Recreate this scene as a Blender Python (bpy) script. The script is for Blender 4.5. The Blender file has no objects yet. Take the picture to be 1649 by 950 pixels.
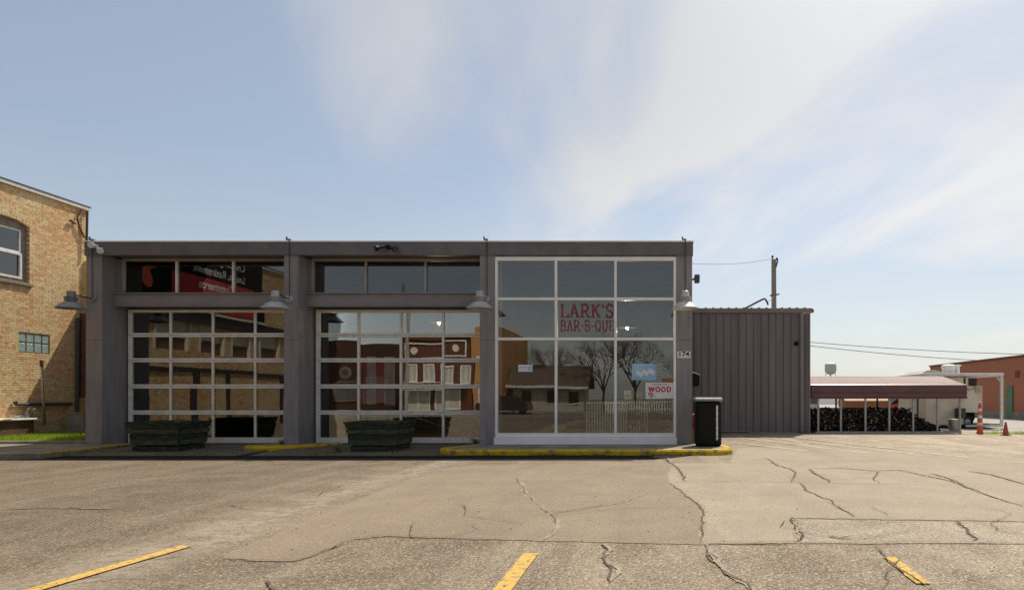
import bpy, math, random
from mathutils import Vector, Matrix
random.seed(7)
R = math.radians
scene = bpy.context.scene
COL = scene.collection

# ------------------------------------------------------------------ camera, sky, sun, exposure
F = 24 / 36 * 1649          # focal length in photo pixels
CX, CY, EYE = 1050.0, 640.0, 1.29   # vanishing point of the depth direction, eye height above the asphalt
cam_d = bpy.data.cameras.new('camera')
cam_d.lens = 24; cam_d.sensor_width = 36; cam_d.sensor_fit = 'HORIZONTAL'
cam_d.shift_x = (824.5 - CX) / 1649
cam_d.shift_y = (CY - 475) / 1649
cam_d.clip_start = 0.05; cam_d.clip_end = 6000
cam = bpy.data.objects.new('camera', cam_d); COL.objects.link(cam)
cam.location = (0, 0, EYE); cam.rotation_euler = (R(90), 0, 0)
scene.camera = cam

SUN = Vector((1.45, 3.13, 5.19)).normalized()     # towards the sun (from the building's shadow)
elev = math.asin(SUN.z); azim = math.atan2(SUN.x, SUN.y)
world = bpy.data.worlds.new('World'); scene.world = world; world.use_nodes = True
def build_world():
    nt = world.node_tree; nt.nodes.clear()
    N = lambda t, **k: mknode(nt, t, **k)
    L = nt.links.new
    out = N('ShaderNodeOutputWorld'); bg = N('ShaderNodeBackground'); bg.inputs['Strength'].default_value = 0.1
    L(bg.outputs[0], out.inputs[0])
    sky = N('ShaderNodeTexSky'); sky.sky_type = 'NISHITA'; sky.sun_disc = False
    sky.sun_elevation = elev; sky.sun_rotation = azim
    sky.altitude = 200; sky.air_density = 1.0; sky.dust_density = 1.4; sky.ozone_density = 1.0
    tc = N('ShaderNodeTexCoord'); sep = N('ShaderNodeSeparateXYZ'); L(tc.outputs['Generated'], sep.inputs[0])
    zc = mth(nt, 'ADD', mth(nt, 'MAXIMUM', sep.outputs[2], 0.0), 0.10)
    u = mth(nt, 'DIVIDE', sep.outputs[0], zc); v = mth(nt, 'DIVIDE', sep.outputs[1], zc)
    # cirrus drawn out along one wind direction, so that the streaks converge towards the horizon
    a = R(-15); ca, sa = math.cos(a), math.sin(a)
    across = mth(nt, 'SUBTRACT', mth(nt, 'MULTIPLY', u, ca), mth(nt, 'MULTIPLY', v, sa))
    along = mth(nt, 'ADD', mth(nt, 'MULTIPLY', u, sa), mth(nt, 'MULTIPLY', v, ca))
    def layer(kx, ky, ox, oy, detail, rough, dist):
        c = N('ShaderNodeCombineXYZ')
        L(mth(nt, 'ADD', mth(nt, 'MULTIPLY', across, kx), ox), c.inputs[0])
        L(mth(nt, 'ADD', mth(nt, 'MULTIPLY', along, ky), oy), c.inputs[1])
        n = N('ShaderNodeTexNoise'); n.inputs['Scale'].default_value = 1; n.inputs['Detail'].default_value = detail
        n.inputs['Roughness'].default_value = rough; n.inputs['Distortion'].default_value = dist
        L(c.outputs[0], n.inputs['Vector']); return n.outputs['Fac']
    big = layer(0.5, 0.3, 2.6, 1.7, 3, 0.5, 0.6)
    streak = layer(1.15, 0.36, 4.02, 2.2, 6, 0.5, 1.2)
    wisp = layer(4.0, 1.6, 1.3, 8.2, 6, 0.55, 1.6)
    s = mth(nt, 'ADD', mth(nt, 'MULTIPLY', big, 0.9), mth(nt, 'ADD', mth(nt, 'MULTIPLY', streak, 2.0), mth(nt, 'MULTIPLY', wisp, 0.16)))
    # thin ice cloud scatters light forwards: it shows more the nearer it is to the sun
    dt = N('ShaderNodeVectorMath'); dt.operation = 'DOT_PRODUCT'; L(tc.outputs['Generated'], dt.inputs[0]); dt.inputs[1].default_value = tuple(SUN)
    fs = N('ShaderNodeMapRange'); L(dt.outputs['Value'], fs.inputs['Value']); fs.inputs['From Min'].default_value = 0.52; fs.inputs['From Max'].default_value = 0.92; fs.inputs['To Max'].default_value = 0.80
    s = mth(nt, 'ADD', s, fs.outputs[0])
    mr = N('ShaderNodeMapRange'); mr.interpolation_type = 'SMOOTHSTEP'
    L(s, mr.inputs['Value']); mr.inputs['From Min'].default_value = 1.58; mr.inputs['From Max'].default_value = 2.42
    mr.inputs['To Max'].default_value = 0.85
    # thin haze towards the horizon
    hz = N('ShaderNodeMapRange'); L(sep.outputs[2], hz.inputs['Value'])
    hz.inputs['From Min'].default_value = 0.0; hz.inputs['From Max'].default_value = 0.30
    hz.inputs['To Min'].default_value = 0.66; hz.inputs['To Max'].default_value = 0.30
    bw = N('ShaderNodeRGBToBW'); L(sky.outputs[0], bw.inputs[0])
    def grey(k, tint):
        m = N('ShaderNodeMix'); m.data_type = 'RGBA'; m.blend_type = 'MULTIPLY'; m.inputs[0].default_value = 1
        m.inputs[7].default_value = (*[t * k for t in tint], 1); L(mth(nt, 'MINIMUM', mth(nt, 'MAXIMUM', bw.outputs[0], 4.2), 5.3), m.inputs[6]); return m.outputs[2]
    def mix(f, a_, b_):
        m = N('ShaderNodeMix'); m.data_type = 'RGBA'; L(f, m.inputs[0]); L(a_, m.inputs[6]); L(b_, m.inputs[7]); return m.outputs[2]
    c1 = mix(hz.outputs[0], sky.outputs[0], grey(1.22, (0.975, 1.0, 0.985)))
    c2 = mix(mr.outputs[0], c1, grey(1.42, (1.0, 0.99, 0.975)))
    L(c2, bg.inputs['Color'])
def mknode(nt, t, **k):
    n = nt.nodes.new(t)
    for a, b in k.items(): setattr(n, a, b)
    return n
def mth(nt, op, a, b=None, clamp=False):
    n = nt.nodes.new('ShaderNodeMath'); n.operation = op; n.use_clamp = clamp
    for i, x in enumerate((a, b)):
        if x is None: continue
        if isinstance(x, (int, float)): n.inputs[i].default_value = x
        else: nt.links.new(x, n.inputs[i])
    return n.outputs[0]
build_world()
sun_d = bpy.data.lights.new('sun', 'SUN'); sun_d.energy = 4.2; sun_d.angle = R(0.53); sun_d.color = (1.0, 0.93, 0.82)
sun = bpy.data.objects.new('sun', sun_d); COL.objects.link(sun)
sun.rotation_euler = SUN.to_track_quat('Z', 'Y').to_euler(); sun.location = SUN * 60
vs = scene.view_settings
vs.view_transform = 'Standard'; vs.look = 'None'; vs.gamma = 1; vs.use_curve_mapping = False; vs.exposure = 0.25
scene.render.engine = 'CYCLES'
scene.cycles.max_bounces = 8; scene.cycles.transparent_max_bounces = 16; scene.cycles.glossy_bounces = 5
scene.cycles.use_denoising = True; scene.cycles.sample_clamp_indirect = 6

# ------------------------------------------------------------------ helpers
def at(px, py, Y): return Vector(((px - CX) * Y / F, Y, EYE + (CY - py) * Y / F))
def gnd(px, py, z=0.0):
    Y = (EYE - z) * F / (py - CY); return Vector(((px - CX) * Y / F, Y, z))
def fx(px, Y): return (px - CX) * Y / F
def fz(py, Y): return EYE + (CY - py) * Y / F

class MB:
    def __init__(s): s.v = []; s.f = []; s.smooth = False
    def add(s, vs_, fs_):
        o = len(s.v); s.v += [tuple(v) for v in vs_]; s.f += [tuple(i + o for i in f) for f in fs_]; return s
    def box(s, x0, x1, y0, y1, z0, z1):
        return s.add([(x0,y0,z0),(x1,y0,z0),(x1,y1,z0),(x0,y1,z0),(x0,y0,z1),(x1,y0,z1),(x1,y1,z1),(x0,y1,z1)],
                     [(0,3,2,1),(4,5,6,7),(0,1,5,4),(1,2,6,5),(2,3,7,6),(3,0,4,7)])
    def bbox(s, x0, x1, y0, y1, z0, z1, b=0.01):
        # box with chamfered edges
        vs_ = []; 
        for sz, zz in ((0, z0), (1, z1)):
            pass
        X = (x0, x0+b, x1-b, x1); Y = (y0, y0+b, y1-b, y1); Z = (z0, z0+b, z1-b, z1)
        idx = {}; pts = []
        def P(i, j, k):
            if (i,j,k) not in idx: idx[(i,j,k)] = len(pts); pts.append((X[i],Y[j],Z[k]))
            return idx[(i,j,k)]
        fs = [(P(0,1,1),P(0,1,2),P(0,2,2),P(0,2,1)),(P(3,1,1),P(3,2,1),P(3,2,2),P(3,1,2)),
              (P(1,0,1),P(2,0,1),P(2,0,2),P(1,0,2)),(P(1,3,1),P(1,3,2),P(2,3,2),P(2,3,1)),
              (P(1,1,0),P(1,2,0),P(2,2,0),P(2,1,0)),(P(1,1,3),P(2,1,3),P(2,2,3),P(1,2,3))]
        for i, ii in ((1,0),(2,3)):
            for j, jj in ((1,0),(2,3)):
                fs.append((P(ii,j,1),P(ii,j,2),P(i,jj,2),P(i,jj,1)))
                fs.append((P(ii,1,j),P(ii,2,j),P(i,2,jj),P(i,1,jj)))
                fs.append((P(1,ii,j),P(2,ii,j),P(2,i,jj),P(1,i,jj)))
                for k, kk in ((1,0),(2,3)):
                    fs.append((P(ii,j,k),P(i,jj,k),P(i,j,kk)))
        return s.add(pts, fs)
    def tube(s, p0, p1, r0, r1=None, n=10, cap=True):
        r1 = r0 if r1 is None else r1
        p0, p1 = Vector(p0), Vector(p1); d = (p1 - p0)
        if d.length < 1e-6: return s
        q = d.to_track_quat('Z', 'Y'); vs_ = []
        for p, r in ((p0, r0), (p1, r1)):
            for i in range(n):
                a = 2*math.pi*i/n; vs_.append(p + q @ Vector((r*math.cos(a), r*math.sin(a), 0)))
        fs = [(i, (i+1) % n, n+(i+1) % n, n+i) for i in range(n)]
        if cap: fs += [tuple(range(n-1, -1, -1)), tuple(range(n, 2*n))]
        return s.add(vs_, fs)
    def path(s, pts, r, n=8):
        for a, b in zip(pts, pts[1:]): s.tube(a, b, r, r, n)
        return s
    def lathe(s, c, prof, n=24, axis='Z'):
        c = Vector(c); vs_ = []; m = len(prof)
        for r, h in prof:
            for i in range(n):
                a = 2*math.pi*i/n; x, y = r*math.cos(a), r*math.sin(a)
                vs_.append(c + (Vector((x, y, h)) if axis == 'Z' else Vector((x, h, y)) if axis == 'Y' else Vector((h, x, y))))
        fs = [(k*n+i, k*n+(i+1) % n, (k+1)*n+(i+1) % n, (k+1)*n+i) for k in range(m-1) for i in range(n)]
        return s.add(vs_, fs)
    def prism(s, pts, axis, a0, a1):
        # extrude polygon pts (2D) along axis
        n = len(pts)
        def mk(p, a): return (a, p[0], p[1]) if axis == 'X' else (p[0], a, p[1]) if axis == 'Y' else (p[0], p[1], a)
        vs_ = [mk(p, a0) for p in pts] + [mk(p, a1) for p in pts]
        fs = [tuple(range(n-1, -1, -1)), tuple(range(n, 2*n))] + [(i, (i+1) % n, n+(i+1) % n, n+i) for i in range(n)]
        return s.add(vs_, fs)
    def quad(s, a, b, c, d): return s.add([a, b, c, d], [(0,1,2,3)])
    def mesh(s, name, m, off=(0,0,0), smooth=False):
        me = bpy.data.meshes.new(name); o = Vector(off)
        me.from_pydata([tuple(Vector(v) - o) for v in s.v], [], s.f); me.update()
        import bmesh
        if len(me.polygons) < 60000:
            bm = bmesh.new(); bm.from_mesh(me); bmesh.ops.recalc_face_normals(bm, faces=bm.faces); bm.to_mesh(me); bm.free()
        if m: me.materials.append(m)
        if smooth:
            for p in me.polygons: p.use_smooth = True
            me.set_sharp_from_angle(angle=R(35))
        return me
def root_of(o):
    while o.parent: o = o.parent
    return o
def obj(name, mb, m, parent=None, smooth=False):
    off = root_of(parent).location if parent else (0,0,0)
    me = mb.mesh(name, m, off, smooth) if isinstance(mb, MB) else mb
    o = bpy.data.objects.new(name, me); COL.objects.link(o); o.parent = parent
    return o
def thing(name, label, cat, loc=(0,0,0), group=None):
    o = bpy.data.objects.new(name, None); COL.objects.link(o); o.location = loc; o.empty_display_size = 0.1
    tag(o, label, cat, group); return o
def tag(o, label=None, cat=None, group=None, kind=None):
    if label: o['label'] = label
    if cat: o['category'] = cat
    if group: o['group'] = group
    if kind: o['kind'] = kind
    return o
def struct(name, mb, m, parent=None, smooth=False):
    o = obj(name, mb, m, parent, smooth)
    if not parent: o['kind'] = 'structure'
    return o
def stuff(name, mb, m, label=None, cat=None, parent=None):
    o = obj(name, mb, m, parent); o['kind'] = 'stuff'
    if label: tag(o, label, cat)
    return o
def copy_tree(o, parent=None):
    c = o.copy(); COL.objects.link(c); c.parent = parent
    for ch in list(o.children):
        copy_tree(ch, c)
    return c
def place(mesh, name, parent, loc, rot=(0,0,0), m=None):
    # a child that shares its mesh with alike pieces; loc in world coordinates
    o = bpy.data.objects.new(name, mesh); COL.objects.link(o); o.parent = parent
    o.location = Vector(loc) - root_of(parent).location; o.rotation_euler = rot
    return o

# ------------------------------------------------------------------ materials
def new_mat(name):
    m = bpy.data.materials.new(name); m.use_nodes = True
    nt = m.node_tree; b = nt.nodes['Principled BSDF']; return m, nt, b
def pm(name, c1, c2=None, scale=4.0, rough=0.6, bump=0.0, bscale=None, metal=0.0, spec=0.5, stretch=(1,1,1), lo=0.35, hi=0.65, detail=6, objvar=0.0):
    m, nt, b = new_mat(name)
    b.inputs['Roughness'].default_value = rough; b.inputs['Metallic'].default_value = metal
    b.inputs['Specular IOR Level'].default_value = spec
    if c2 is None: c2 = tuple(x * 0.8 for x in c1)
    geo = mknode(nt, 'ShaderNodeNewGeometry'); mp = mknode(nt, 'ShaderNodeMapping')
    mp.inputs['Scale'].default_value = stretch; nt.links.new(geo.outputs['Position'], mp.inputs[0])
    n = mknode(nt, 'ShaderNodeTexNoise'); n.inputs['Scale'].default_value = scale; n.inputs['Detail'].default_value = detail
    nt.links.new(mp.outputs[0], n.inputs['Vector'])
    r = mknode(nt, 'ShaderNodeMapRange'); r.inputs['From Min'].default_value = lo; r.inputs['From Max'].default_value = hi
    nt.links.new(n.outputs['Fac'], r.inputs['Value'])
    mx = mknode(nt, 'ShaderNodeMix'); mx.data_type = 'RGBA'
    mx.inputs[6].default_value = (*c1, 1); mx.inputs[7].default_value = (*c2, 1)
    nt.links.new(r.outputs[0], mx.inputs[0]); nt.links.new(mx.outputs[2], b.inputs['Base Color'])
    if objvar:   # each sheet or board is a little lighter or darker than the next
        oi = mknode(nt, 'ShaderNodeObjectInfo'); hv = mknode(nt, 'ShaderNodeHueSaturation')
        nt.links.new(mth(nt, 'ADD', mth(nt, 'MULTIPLY', oi.outputs['Random'], objvar), 1 - objvar/2), hv.inputs['Value'])
        nt.links.new(mx.outputs[2], hv.inputs['Color']); nt.links.new(hv.outputs[0], b.inputs['Base Color'])
    if bump:
        n2 = mknode(nt, 'ShaderNodeTexNoise'); n2.inputs['Scale'].default_value = bscale or scale * 3; n2.inputs['Detail'].default_value = 4
        nt.links.new(mp.outputs[0], n2.inputs['Vector'])
        bp = mknode(nt, 'ShaderNodeBump'); bp.inputs['Strength'].default_value = bump; bp.inputs['Distance'].default_value = 0.02
        nt.links.new(n2.outputs['Fac'], bp.inputs['Height']); nt.links.new(bp.outputs[0], b.inputs['Normal'])
    return m
def glass(name, r0, tint, wave=0.004):
    m = bpy.data.materials.new(name); m.use_nodes = True; nt = m.node_tree; nt.nodes.clear(); L = nt.links.new
    out = mknode(nt, 'ShaderNodeOutputMaterial'); mx = mknode(nt, 'ShaderNodeMixShader')
    tr = mknode(nt, 'ShaderNodeBsdfTransparent'); tr.inputs[0].default_value = (*tint, 1)
    gl = mknode(nt, 'ShaderNodeBsdfGlossy'); gl.inputs['Roughness'].default_value = 0.0; gl.inputs[0].default_value = (0.95, 0.95, 0.92, 1)
    fr = mknode(nt, 'ShaderNodeFresnel'); q = math.sqrt(r0); fr.inputs['IOR'].default_value = (1+q)/(1-q)
    geo = mknode(nt, 'ShaderNodeNewGeometry'); n = mknode(nt, 'ShaderNodeTexNoise'); n.inputs['Scale'].default_value = 1.6; n.inputs['Detail'].default_value = 1
    L(geo.outputs['Position'], n.inputs['Vector'])
    bp = mknode(nt, 'ShaderNodeBump'); bp.inputs['Strength'].default_value = 1; bp.inputs['Distance'].default_value = wave
    L(n.outputs['Fac'], bp.inputs['Height']); L(bp.outputs[0], gl.inputs['Normal'])
    L(fr.outputs[0], mx.inputs[0]); L(tr.outputs[0], mx.inputs[1]); L(gl.outputs[0], mx.inputs[2]); L(mx.outputs[0], out.inputs[0])
    return m
def emit(name, c, s):
    m, nt, b = new_mat(name); b.inputs['Base Color'].default_value = (*c, 1)
    b.inputs['Emission Color'].default_value = (*c, 1); b.inputs['Emission Strength'].default_value = s; return m

def asphalt(name, dark, light, warm, fine, coarse_amt, streak_amt, bump, tone_x=False):
    m, nt, b = new_mat(name); L = nt.links.new
    b.inputs['Roughness'].default_value = 0.85; b.inputs['Specular IOR Level'].default_value = 0.35
    geo = mknode(nt, 'ShaderNodeNewGeometry'); P = geo.outputs['Position']
    def noise(scale, detail=5, rough=0.6, stretch=None, rot=0, dist=0):
        n = mknode(nt, 'ShaderNodeTexNoise'); n.inputs['Scale'].default_value = scale; n.inputs['Detail'].default_value = detail
        n.inputs['Roughness'].default_value = rough; n.inputs['Distortion'].default_value = dist
        if stretch:
            mp = mknode(nt, 'ShaderNodeMapping'); mp.inputs['Scale'].default_value = stretch; mp.inputs['Rotation'].default_value = (0,0,rot)
            L(P, mp.inputs[0]); L(mp.outputs[0], n.inputs['Vector'])
        else: L(P, n.inputs['Vector'])
        return n.outputs['Fac']
    def mix(f, a, b_):
        x = mknode(nt, 'ShaderNodeMix'); x.data_type = 'RGBA'
        L(f, x.inputs[0])
        for i, c in ((6, a), (7, b_)):
            if isinstance(c, tuple): x.inputs[i].default_value = (*c, 1)
            else: L(c, x.inputs[i])
        return x.outputs[2]
    def rng(v, lo, hi, t0=0.0, t1=1.0):
        r = mknode(nt, 'ShaderNodeMapRange'); L(v, r.inputs['Value'])
        r.inputs['From Min'].default_value = lo; r.inputs['From Max'].default_value = hi
        r.inputs['To Min'].default_value = t0; r.inputs['To Max'].default_value = t1; return r.outputs[0]
    c = mix(rng(noise(0.35, 5, 0.6), 0.35, 0.65), dark, warm)
    c = mix(rng(noise(1.4, 6, 0.65, dist=0.5), 0.42, 0.72, 0, 0.6), c, light)
    # worn streaks along the driving direction
    c = mix(rng(noise(1.0, 5, 0.6, (1.7, 0.10, 1), R(3)), 0.50, 0.70, 0, streak_amt), c, light)
    # oil and tyre darkening
    c = mix(rng(noise(0.8, 4, 0.5, (0.7, 0.12, 1), R(-4)), 0.55, 0.75, 0, 0.35), c, tuple(x*0.55 for x in dark))
    # aggregate
    vo = mknode(nt, 'ShaderNodeTexVoronoi'); vo.inputs['Scale'].default_value = fine; L(P, vo.inputs['Vector'])
    bw = mknode(nt, 'ShaderNodeRGBToBW'); L(vo.outputs['Color'], bw.inputs[0])
    c = mix(rng(bw.outputs[0], 0.62, 0.95, 0, coarse_amt), c, tuple(min(1, x*1.9) for x in light))
    c = mix(rng(bw.outputs[0], 0.42, 0.12, 0, coarse_amt), c, tuple(x*0.4 for x in dark))
    if tone_x:   # a pale wheel track worn along the seam, then tone from west to east
        sx_ = mknode(nt, 'ShaderNodeSeparateXYZ'); L(P, sx_.inputs[0])
        dd = mth(nt, 'ABSOLUTE', mth(nt, 'ADD', mth(nt, 'ADD', sx_.outputs[0], 4.15), mth(nt, 'MULTIPLY', mth(nt, 'SUBTRACT', noise(0.7, 4), 0.5), 2.2)))
        tk = mth(nt, 'MULTIPLY', rng(dd, 0.55, 0.08, 0, 1), rng(noise(7, 6, 0.7), 0.36, 0.60, 0, 0.9), True)
        c = mix(tk, c, (0.44, 0.37, 0.28))
        # darker towards the west, paler towards the east
        sx_ = mknode(nt, 'ShaderNodeSeparateXYZ'); L(P, sx_.inputs[0])
        w = mth(nt, 'ADD', sx_.outputs[0], mth(nt, 'MULTIPLY', noise(0.5, 5, 0.6), 3.0))
        x = mknode(nt, 'ShaderNodeMix'); x.data_type = 'RGBA'; x.blend_type = 'MULTIPLY'; L(rng(w, 2.5, -5.0, 0, 0.9), x.inputs[0]); L(c, x.inputs[6]); x.inputs[7].default_value = (0.62, 0.60, 0.57, 1); c = x.outputs[2]
        x = mknode(nt, 'ShaderNodeMix'); x.data_type = 'RGBA'; x.blend_type = 'MULTIPLY'; L(rng(w, 3.5, 8.0, 0, 1), x.inputs[0]); L(c, x.inputs[6]); x.inputs[7].default_value = (1.4, 1.45, 1.5, 1); c = x.outputs[2]
    L(c, b.inputs['Base Color'])
    bp = mknode(nt, 'ShaderNodeBump'); bp.inputs['Strength'].default_value = bump; bp.inputs['Distance'].default_value = 0.012
    h = mth(nt, 'ADD', mth(nt, 'MULTIPLY', bw.outputs[0], 0.6), noise(30, 4)); L(h, bp.inputs['Height']); L(bp.outputs[0], b.inputs['Normal'])
    return m
def brickmat(name, cols, mortar, bw_=0.21, bh=0.068, patch=None, axis='X', patch_amt=0.8, dark=None):
    m, nt, b = new_mat(name); L = nt.links.new; b.inputs['Roughness'].default_value = 0.9; b.inputs['Specular IOR Level'].default_value = 0.2
    geo = mknode(nt, 'ShaderNodeNewGeometry'); sp = mknode(nt, 'ShaderNodeSeparateXYZ'); L(geo.outputs['Position'], sp.inputs[0])
    cb = mknode(nt, 'ShaderNodeCombineXYZ')
    L(sp.outputs[1 if axis == 'X' else 0], cb.inputs[0]); L(sp.outputs[2], cb.inputs[1])
    if axis == 'XY': 
        L(mth(nt, 'ADD', sp.outputs[0], sp.outputs[1]), cb.inputs[0])
    bt = mknode(nt, 'ShaderNodeTexBrick'); L(cb.outputs[0], bt.inputs['Vector'])
    bt.inputs['Scale'].default_value = 1; bt.inputs['Brick Width'].default_value = bw_; bt.inputs['Row Height'].default_value = bh
    bt.inputs['Mortar Size'].default_value = 0.006; bt.inputs['Mortar Smooth'].default_value = 0.3
    bt.inputs['Color1'].default_value = (0,0,0,1); bt.inputs['Color2'].default_value = (1,1,1,1); bt.inputs['Mortar'].default_value = (0.5,0.5,0.5,1)
    bt.inputs['Bias'].default_value = 0
    rp = mknode(nt, 'ShaderNodeValToRGB'); el = rp.color_ramp.elements
    for i, c in enumerate(cols):
        p = i / max(1, len(cols)-1)
        e = el[i] if i < 2 else el.new(p)
        e.position = p; e.color = (*c, 1)
    el[0].position = 0
    n = mknode(nt, 'ShaderNodeTexNoise'); n.inputs['Scale'].default_value = 0.9; n.inputs['Detail'].default_value = 6; L(geo.outputs['Position'], n.inputs['Vector'])
    n2 = mknode(nt, 'ShaderNodeTexNoise'); n2.inputs['Scale'].default_value = 9; n2.inputs['Detail'].default_value = 5; L(geo.outputs['Position'], n2.inputs['Vector'])
    bwn = mknode(nt, 'ShaderNodeRGBToBW'); L(bt.outputs['Color'], bwn.inputs[0])
    v = mth(nt, 'ADD', mth(nt, 'MULTIPLY', bwn.outputs[0], 0.55), mth(nt, 'MULTIPLY', n.outputs['Fac'], 0.5), True); L(v, rp.inputs[0])
    col = rp.outputs[0]
    def mix(f, a, c):
        x = mknode(nt, 'ShaderNodeMix'); x.data_type = 'RGBA'; L(f, x.inputs[0]); L(a, x.inputs[6]); x.inputs[7].default_value = (*c, 1); return x.outputs[2]
    def rng(vv, lo, hi, t1):
        r = mknode(nt, 'ShaderNodeMapRange'); L(vv, r.inputs['Value']); r.inputs['From Min'].default_value = lo; r.inputs['From Max'].default_value = hi; r.inputs['To Max'].default_value = t1; return r.outputs[0]
    if patch: 
        s = mth(nt, 'ADD', mth(nt, 'MULTIPLY', n.outputs['Fac'], 0.6), mth(nt, 'ADD', mth(nt, 'MULTIPLY', n2.outputs['Fac'], 0.4), mth(nt, 'MULTIPLY', bwn.outputs[0], 0.22)))
        col = mix(rng(s, 0.565, 0.70, patch_amt), col, patch)
    if dark: col = mix(rng(n2.outputs['Fac'], 0.56, 0.72, 0.7), col, dark)
    col = mix(bt.outputs['Fac'], col, mortar)
    L(col, b.inputs['Base Color'])
    bp = mknode(nt, 'ShaderNodeBump'); bp.inputs['Strength'].default_value = 1.0; bp.inputs['Distance'].default_value = 0.018
    h = mth(nt, 'SUBTRACT', mth(nt, 'MULTIPLY', n2.outputs['Fac'], 0.5), bt.outputs['Fac']); L(h, bp.inputs['Height']); L(bp.outputs[0], b.inputs['Normal'])
    return m

M = {}
M['lot'] = asphalt('worn_asphalt', (0.155,0.118,0.077), (0.36,0.285,0.20), (0.215,0.165,0.11), 75, 0.65, 0.75, 0.6, tone_x=True)
M['patch'] = asphalt('smooth_asphalt', (0.205,0.155,0.104), (0.29,0.225,0.155), (0.245,0.187,0.127), 110, 0.42, 0.45, 0.4)
M['patch_pale'] = asphalt('bleached_asphalt', (0.265,0.208,0.145), (0.37,0.303,0.222), (0.315,0.252,0.18), 110, 0.4, 0.4, 0.4)  # right-hand slab, paler than the one left of the seam
M['rough_patch'] = asphalt('pale_rough_asphalt', (0.22,0.178,0.125), (0.42,0.35,0.26), (0.31,0.25,0.18), 70, 0.5, 0.3, 0.6)
M['seal'] = pm('sealed_asphalt', (0.012,0.012,0.013), (0.022,0.021,0.021), 6, 0.95, 0.4, 60, spec=0.1)  # dark seal, made blacker to carry the building's shade
M['drive'] = asphalt('driveway_asphalt', (0.11,0.09,0.06), (0.20,0.17,0.12), (0.14,0.11,0.07), 70, 0.4, 0.2, 0.4)
M['street'] = pm('street_asphalt', (0.30,0.27,0.225), (0.40,0.365,0.31), 0.8, 0.9, 0.2, 40)
M['far_street'] = pm('dark_street_asphalt', (0.13,0.115,0.085), (0.18,0.16,0.12), 0.8, 0.9, 0.2, 40)
M['concrete'] = pm('concrete', (0.29,0.255,0.20), (0.17,0.15,0.115), 2.5, 0.85, 0.3, 40)
M['ground'] = pm('dry_grass_ground', (0.11,0.12,0.045), (0.17,0.15,0.075), 0.7, 0.95, 0.3, 20)
M['crack'] = pm('crack_shadow', (0.065,0.048,0.031), (0.15,0.112,0.07), 9, 0.95, 0.4, 60)
M['crack_pale'] = pm('crack_filler', (0.36,0.30,0.22), (0.22,0.175,0.12), 9, 0.95, 0.4, 60)
M['yellow_kerb'] = pm('yellow_kerb_paint', (0.60,0.385,0.012), (0.15,0.12,0.06), 7.0, 0.8, 0.7, 40, lo=0.50, hi=0.70, detail=9, spec=0.3)
M['yellow_line'] = pm('yellow_line_paint', (0.60,0.36,0.07), (0.25,0.185,0.105), 22, 0.85, 0.3, 60, lo=0.53, hi=0.62, detail=9)
M['faint_line'] = pm('worn_line_paint', (0.66,0.56,0.38), (0.44,0.37,0.27), 5, 0.85, 0.2, 60, lo=0.45, hi=0.6)
M['column'] = pm('grey_column_cladding', (0.265,0.235,0.228), (0.185,0.165,0.166), 5, 0.55, 0.15, 6, stretch=(1.4,1.4,0.22), lo=0.42, hi=0.75)
M['fascia'] = pm('dark_fascia_metal', (0.155,0.135,0.13), (0.115,0.102,0.10), 4, 0.45, 0.05, 4)
M['beam'] = pm('painted_steel_beam', (0.25,0.22,0.205), (0.20,0.178,0.17), 2.2, 0.5, 0.05, 12)
M['flashing'] = pm('pale_flashing', (0.86,0.84,0.8), (0.74,0.72,0.68), 3, 0.4)
M['alu'] = pm('white_aluminium', (0.9,0.87,0.82), (0.83,0.79,0.73), 3, 0.4, 0.03, 20)
M['alu_dull'] = pm('dull_aluminium', (0.42,0.39,0.36), (0.34,0.315,0.29), 3, 0.45)
M['door_rail'] = pm('cream_door_rail', (0.82,0.76,0.67), (0.68,0.62,0.53), 5, 0.5, 0.03, 20)
M['door_glass'] = glass('door_glass', 0.165, (0.97,0.97,0.95), 0.0006)
M['transom_glass'] = glass('transom_glass', 0.08, (0.7,0.7,0.7), 0.0006)
M['store_glass'] = glass('storefront_glass', 0.08, (0.97,0.965,0.94), 0.0006)
M['shed_side'] = pm('charcoal_shed_panel', (0.185,0.152,0.146), (0.140,0.118,0.116), 3.5, 0.45, 0.08, 6, stretch=(1,1,0.12), objvar=0.16)
M['shed_trim'] = pm('shed_trim_metal', (0.23,0.195,0.185), (0.19,0.165,0.16), 2, 0.4)
M['brick_tan'] = brickmat('tan_painted_brick', [(0.50,0.26,0.10),(0.68,0.47,0.22),(0.80,0.62,0.35),(0.66,0.55,0.31),(0.74,0.44,0.20)], (0.38,0.31,0.19), patch=(0.64,0.24,0.075), patch_amt=0.6, dark=(0.34,0.18,0.075))
M['brick_red'] = brickmat('red_brick', [(0.36,0.115,0.065),(0.45,0.16,0.09),(0.41,0.135,0.08)], (0.42,0.27,0.19))
M['brick_maroon'] = brickmat('maroon_brick', [(0.085,0.028,0.018),(0.13,0.042,0.025),(0.105,0.033,0.02)], (0.12,0.08,0.06), axis='Y')
M['warehouse'] = brickmat('sooty_brick', [(0.030,0.014,0.010),(0.045,0.020,0.013),(0.036,0.016,0.011)], (0.045,0.03,0.024), axis='Y')  # kept near black so its reflection lets the flags show
M['brick_orange'] = brickmat('orange_brick', [(0.46,0.20,0.07),(0.54,0.27,0.10),(0.42,0.17,0.06)], (0.4,0.3,0.2), axis='Y')
M['stone_sill'] = pm('stone_sill', (0.30,0.24,0.16), (0.20,0.16,0.11), 8, 0.9, 0.4, 30)
M['white_paint'] = pm('white_paint', (0.78,0.76,0.72), (0.66,0.63,0.58), 5, 0.55)
M['cream'] = pm('cream_paint', (0.72,0.64,0.48), (0.60,0.52,0.38), 4, 0.6, 0.2, 14, stretch=(0.2,0.2,3))
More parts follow.
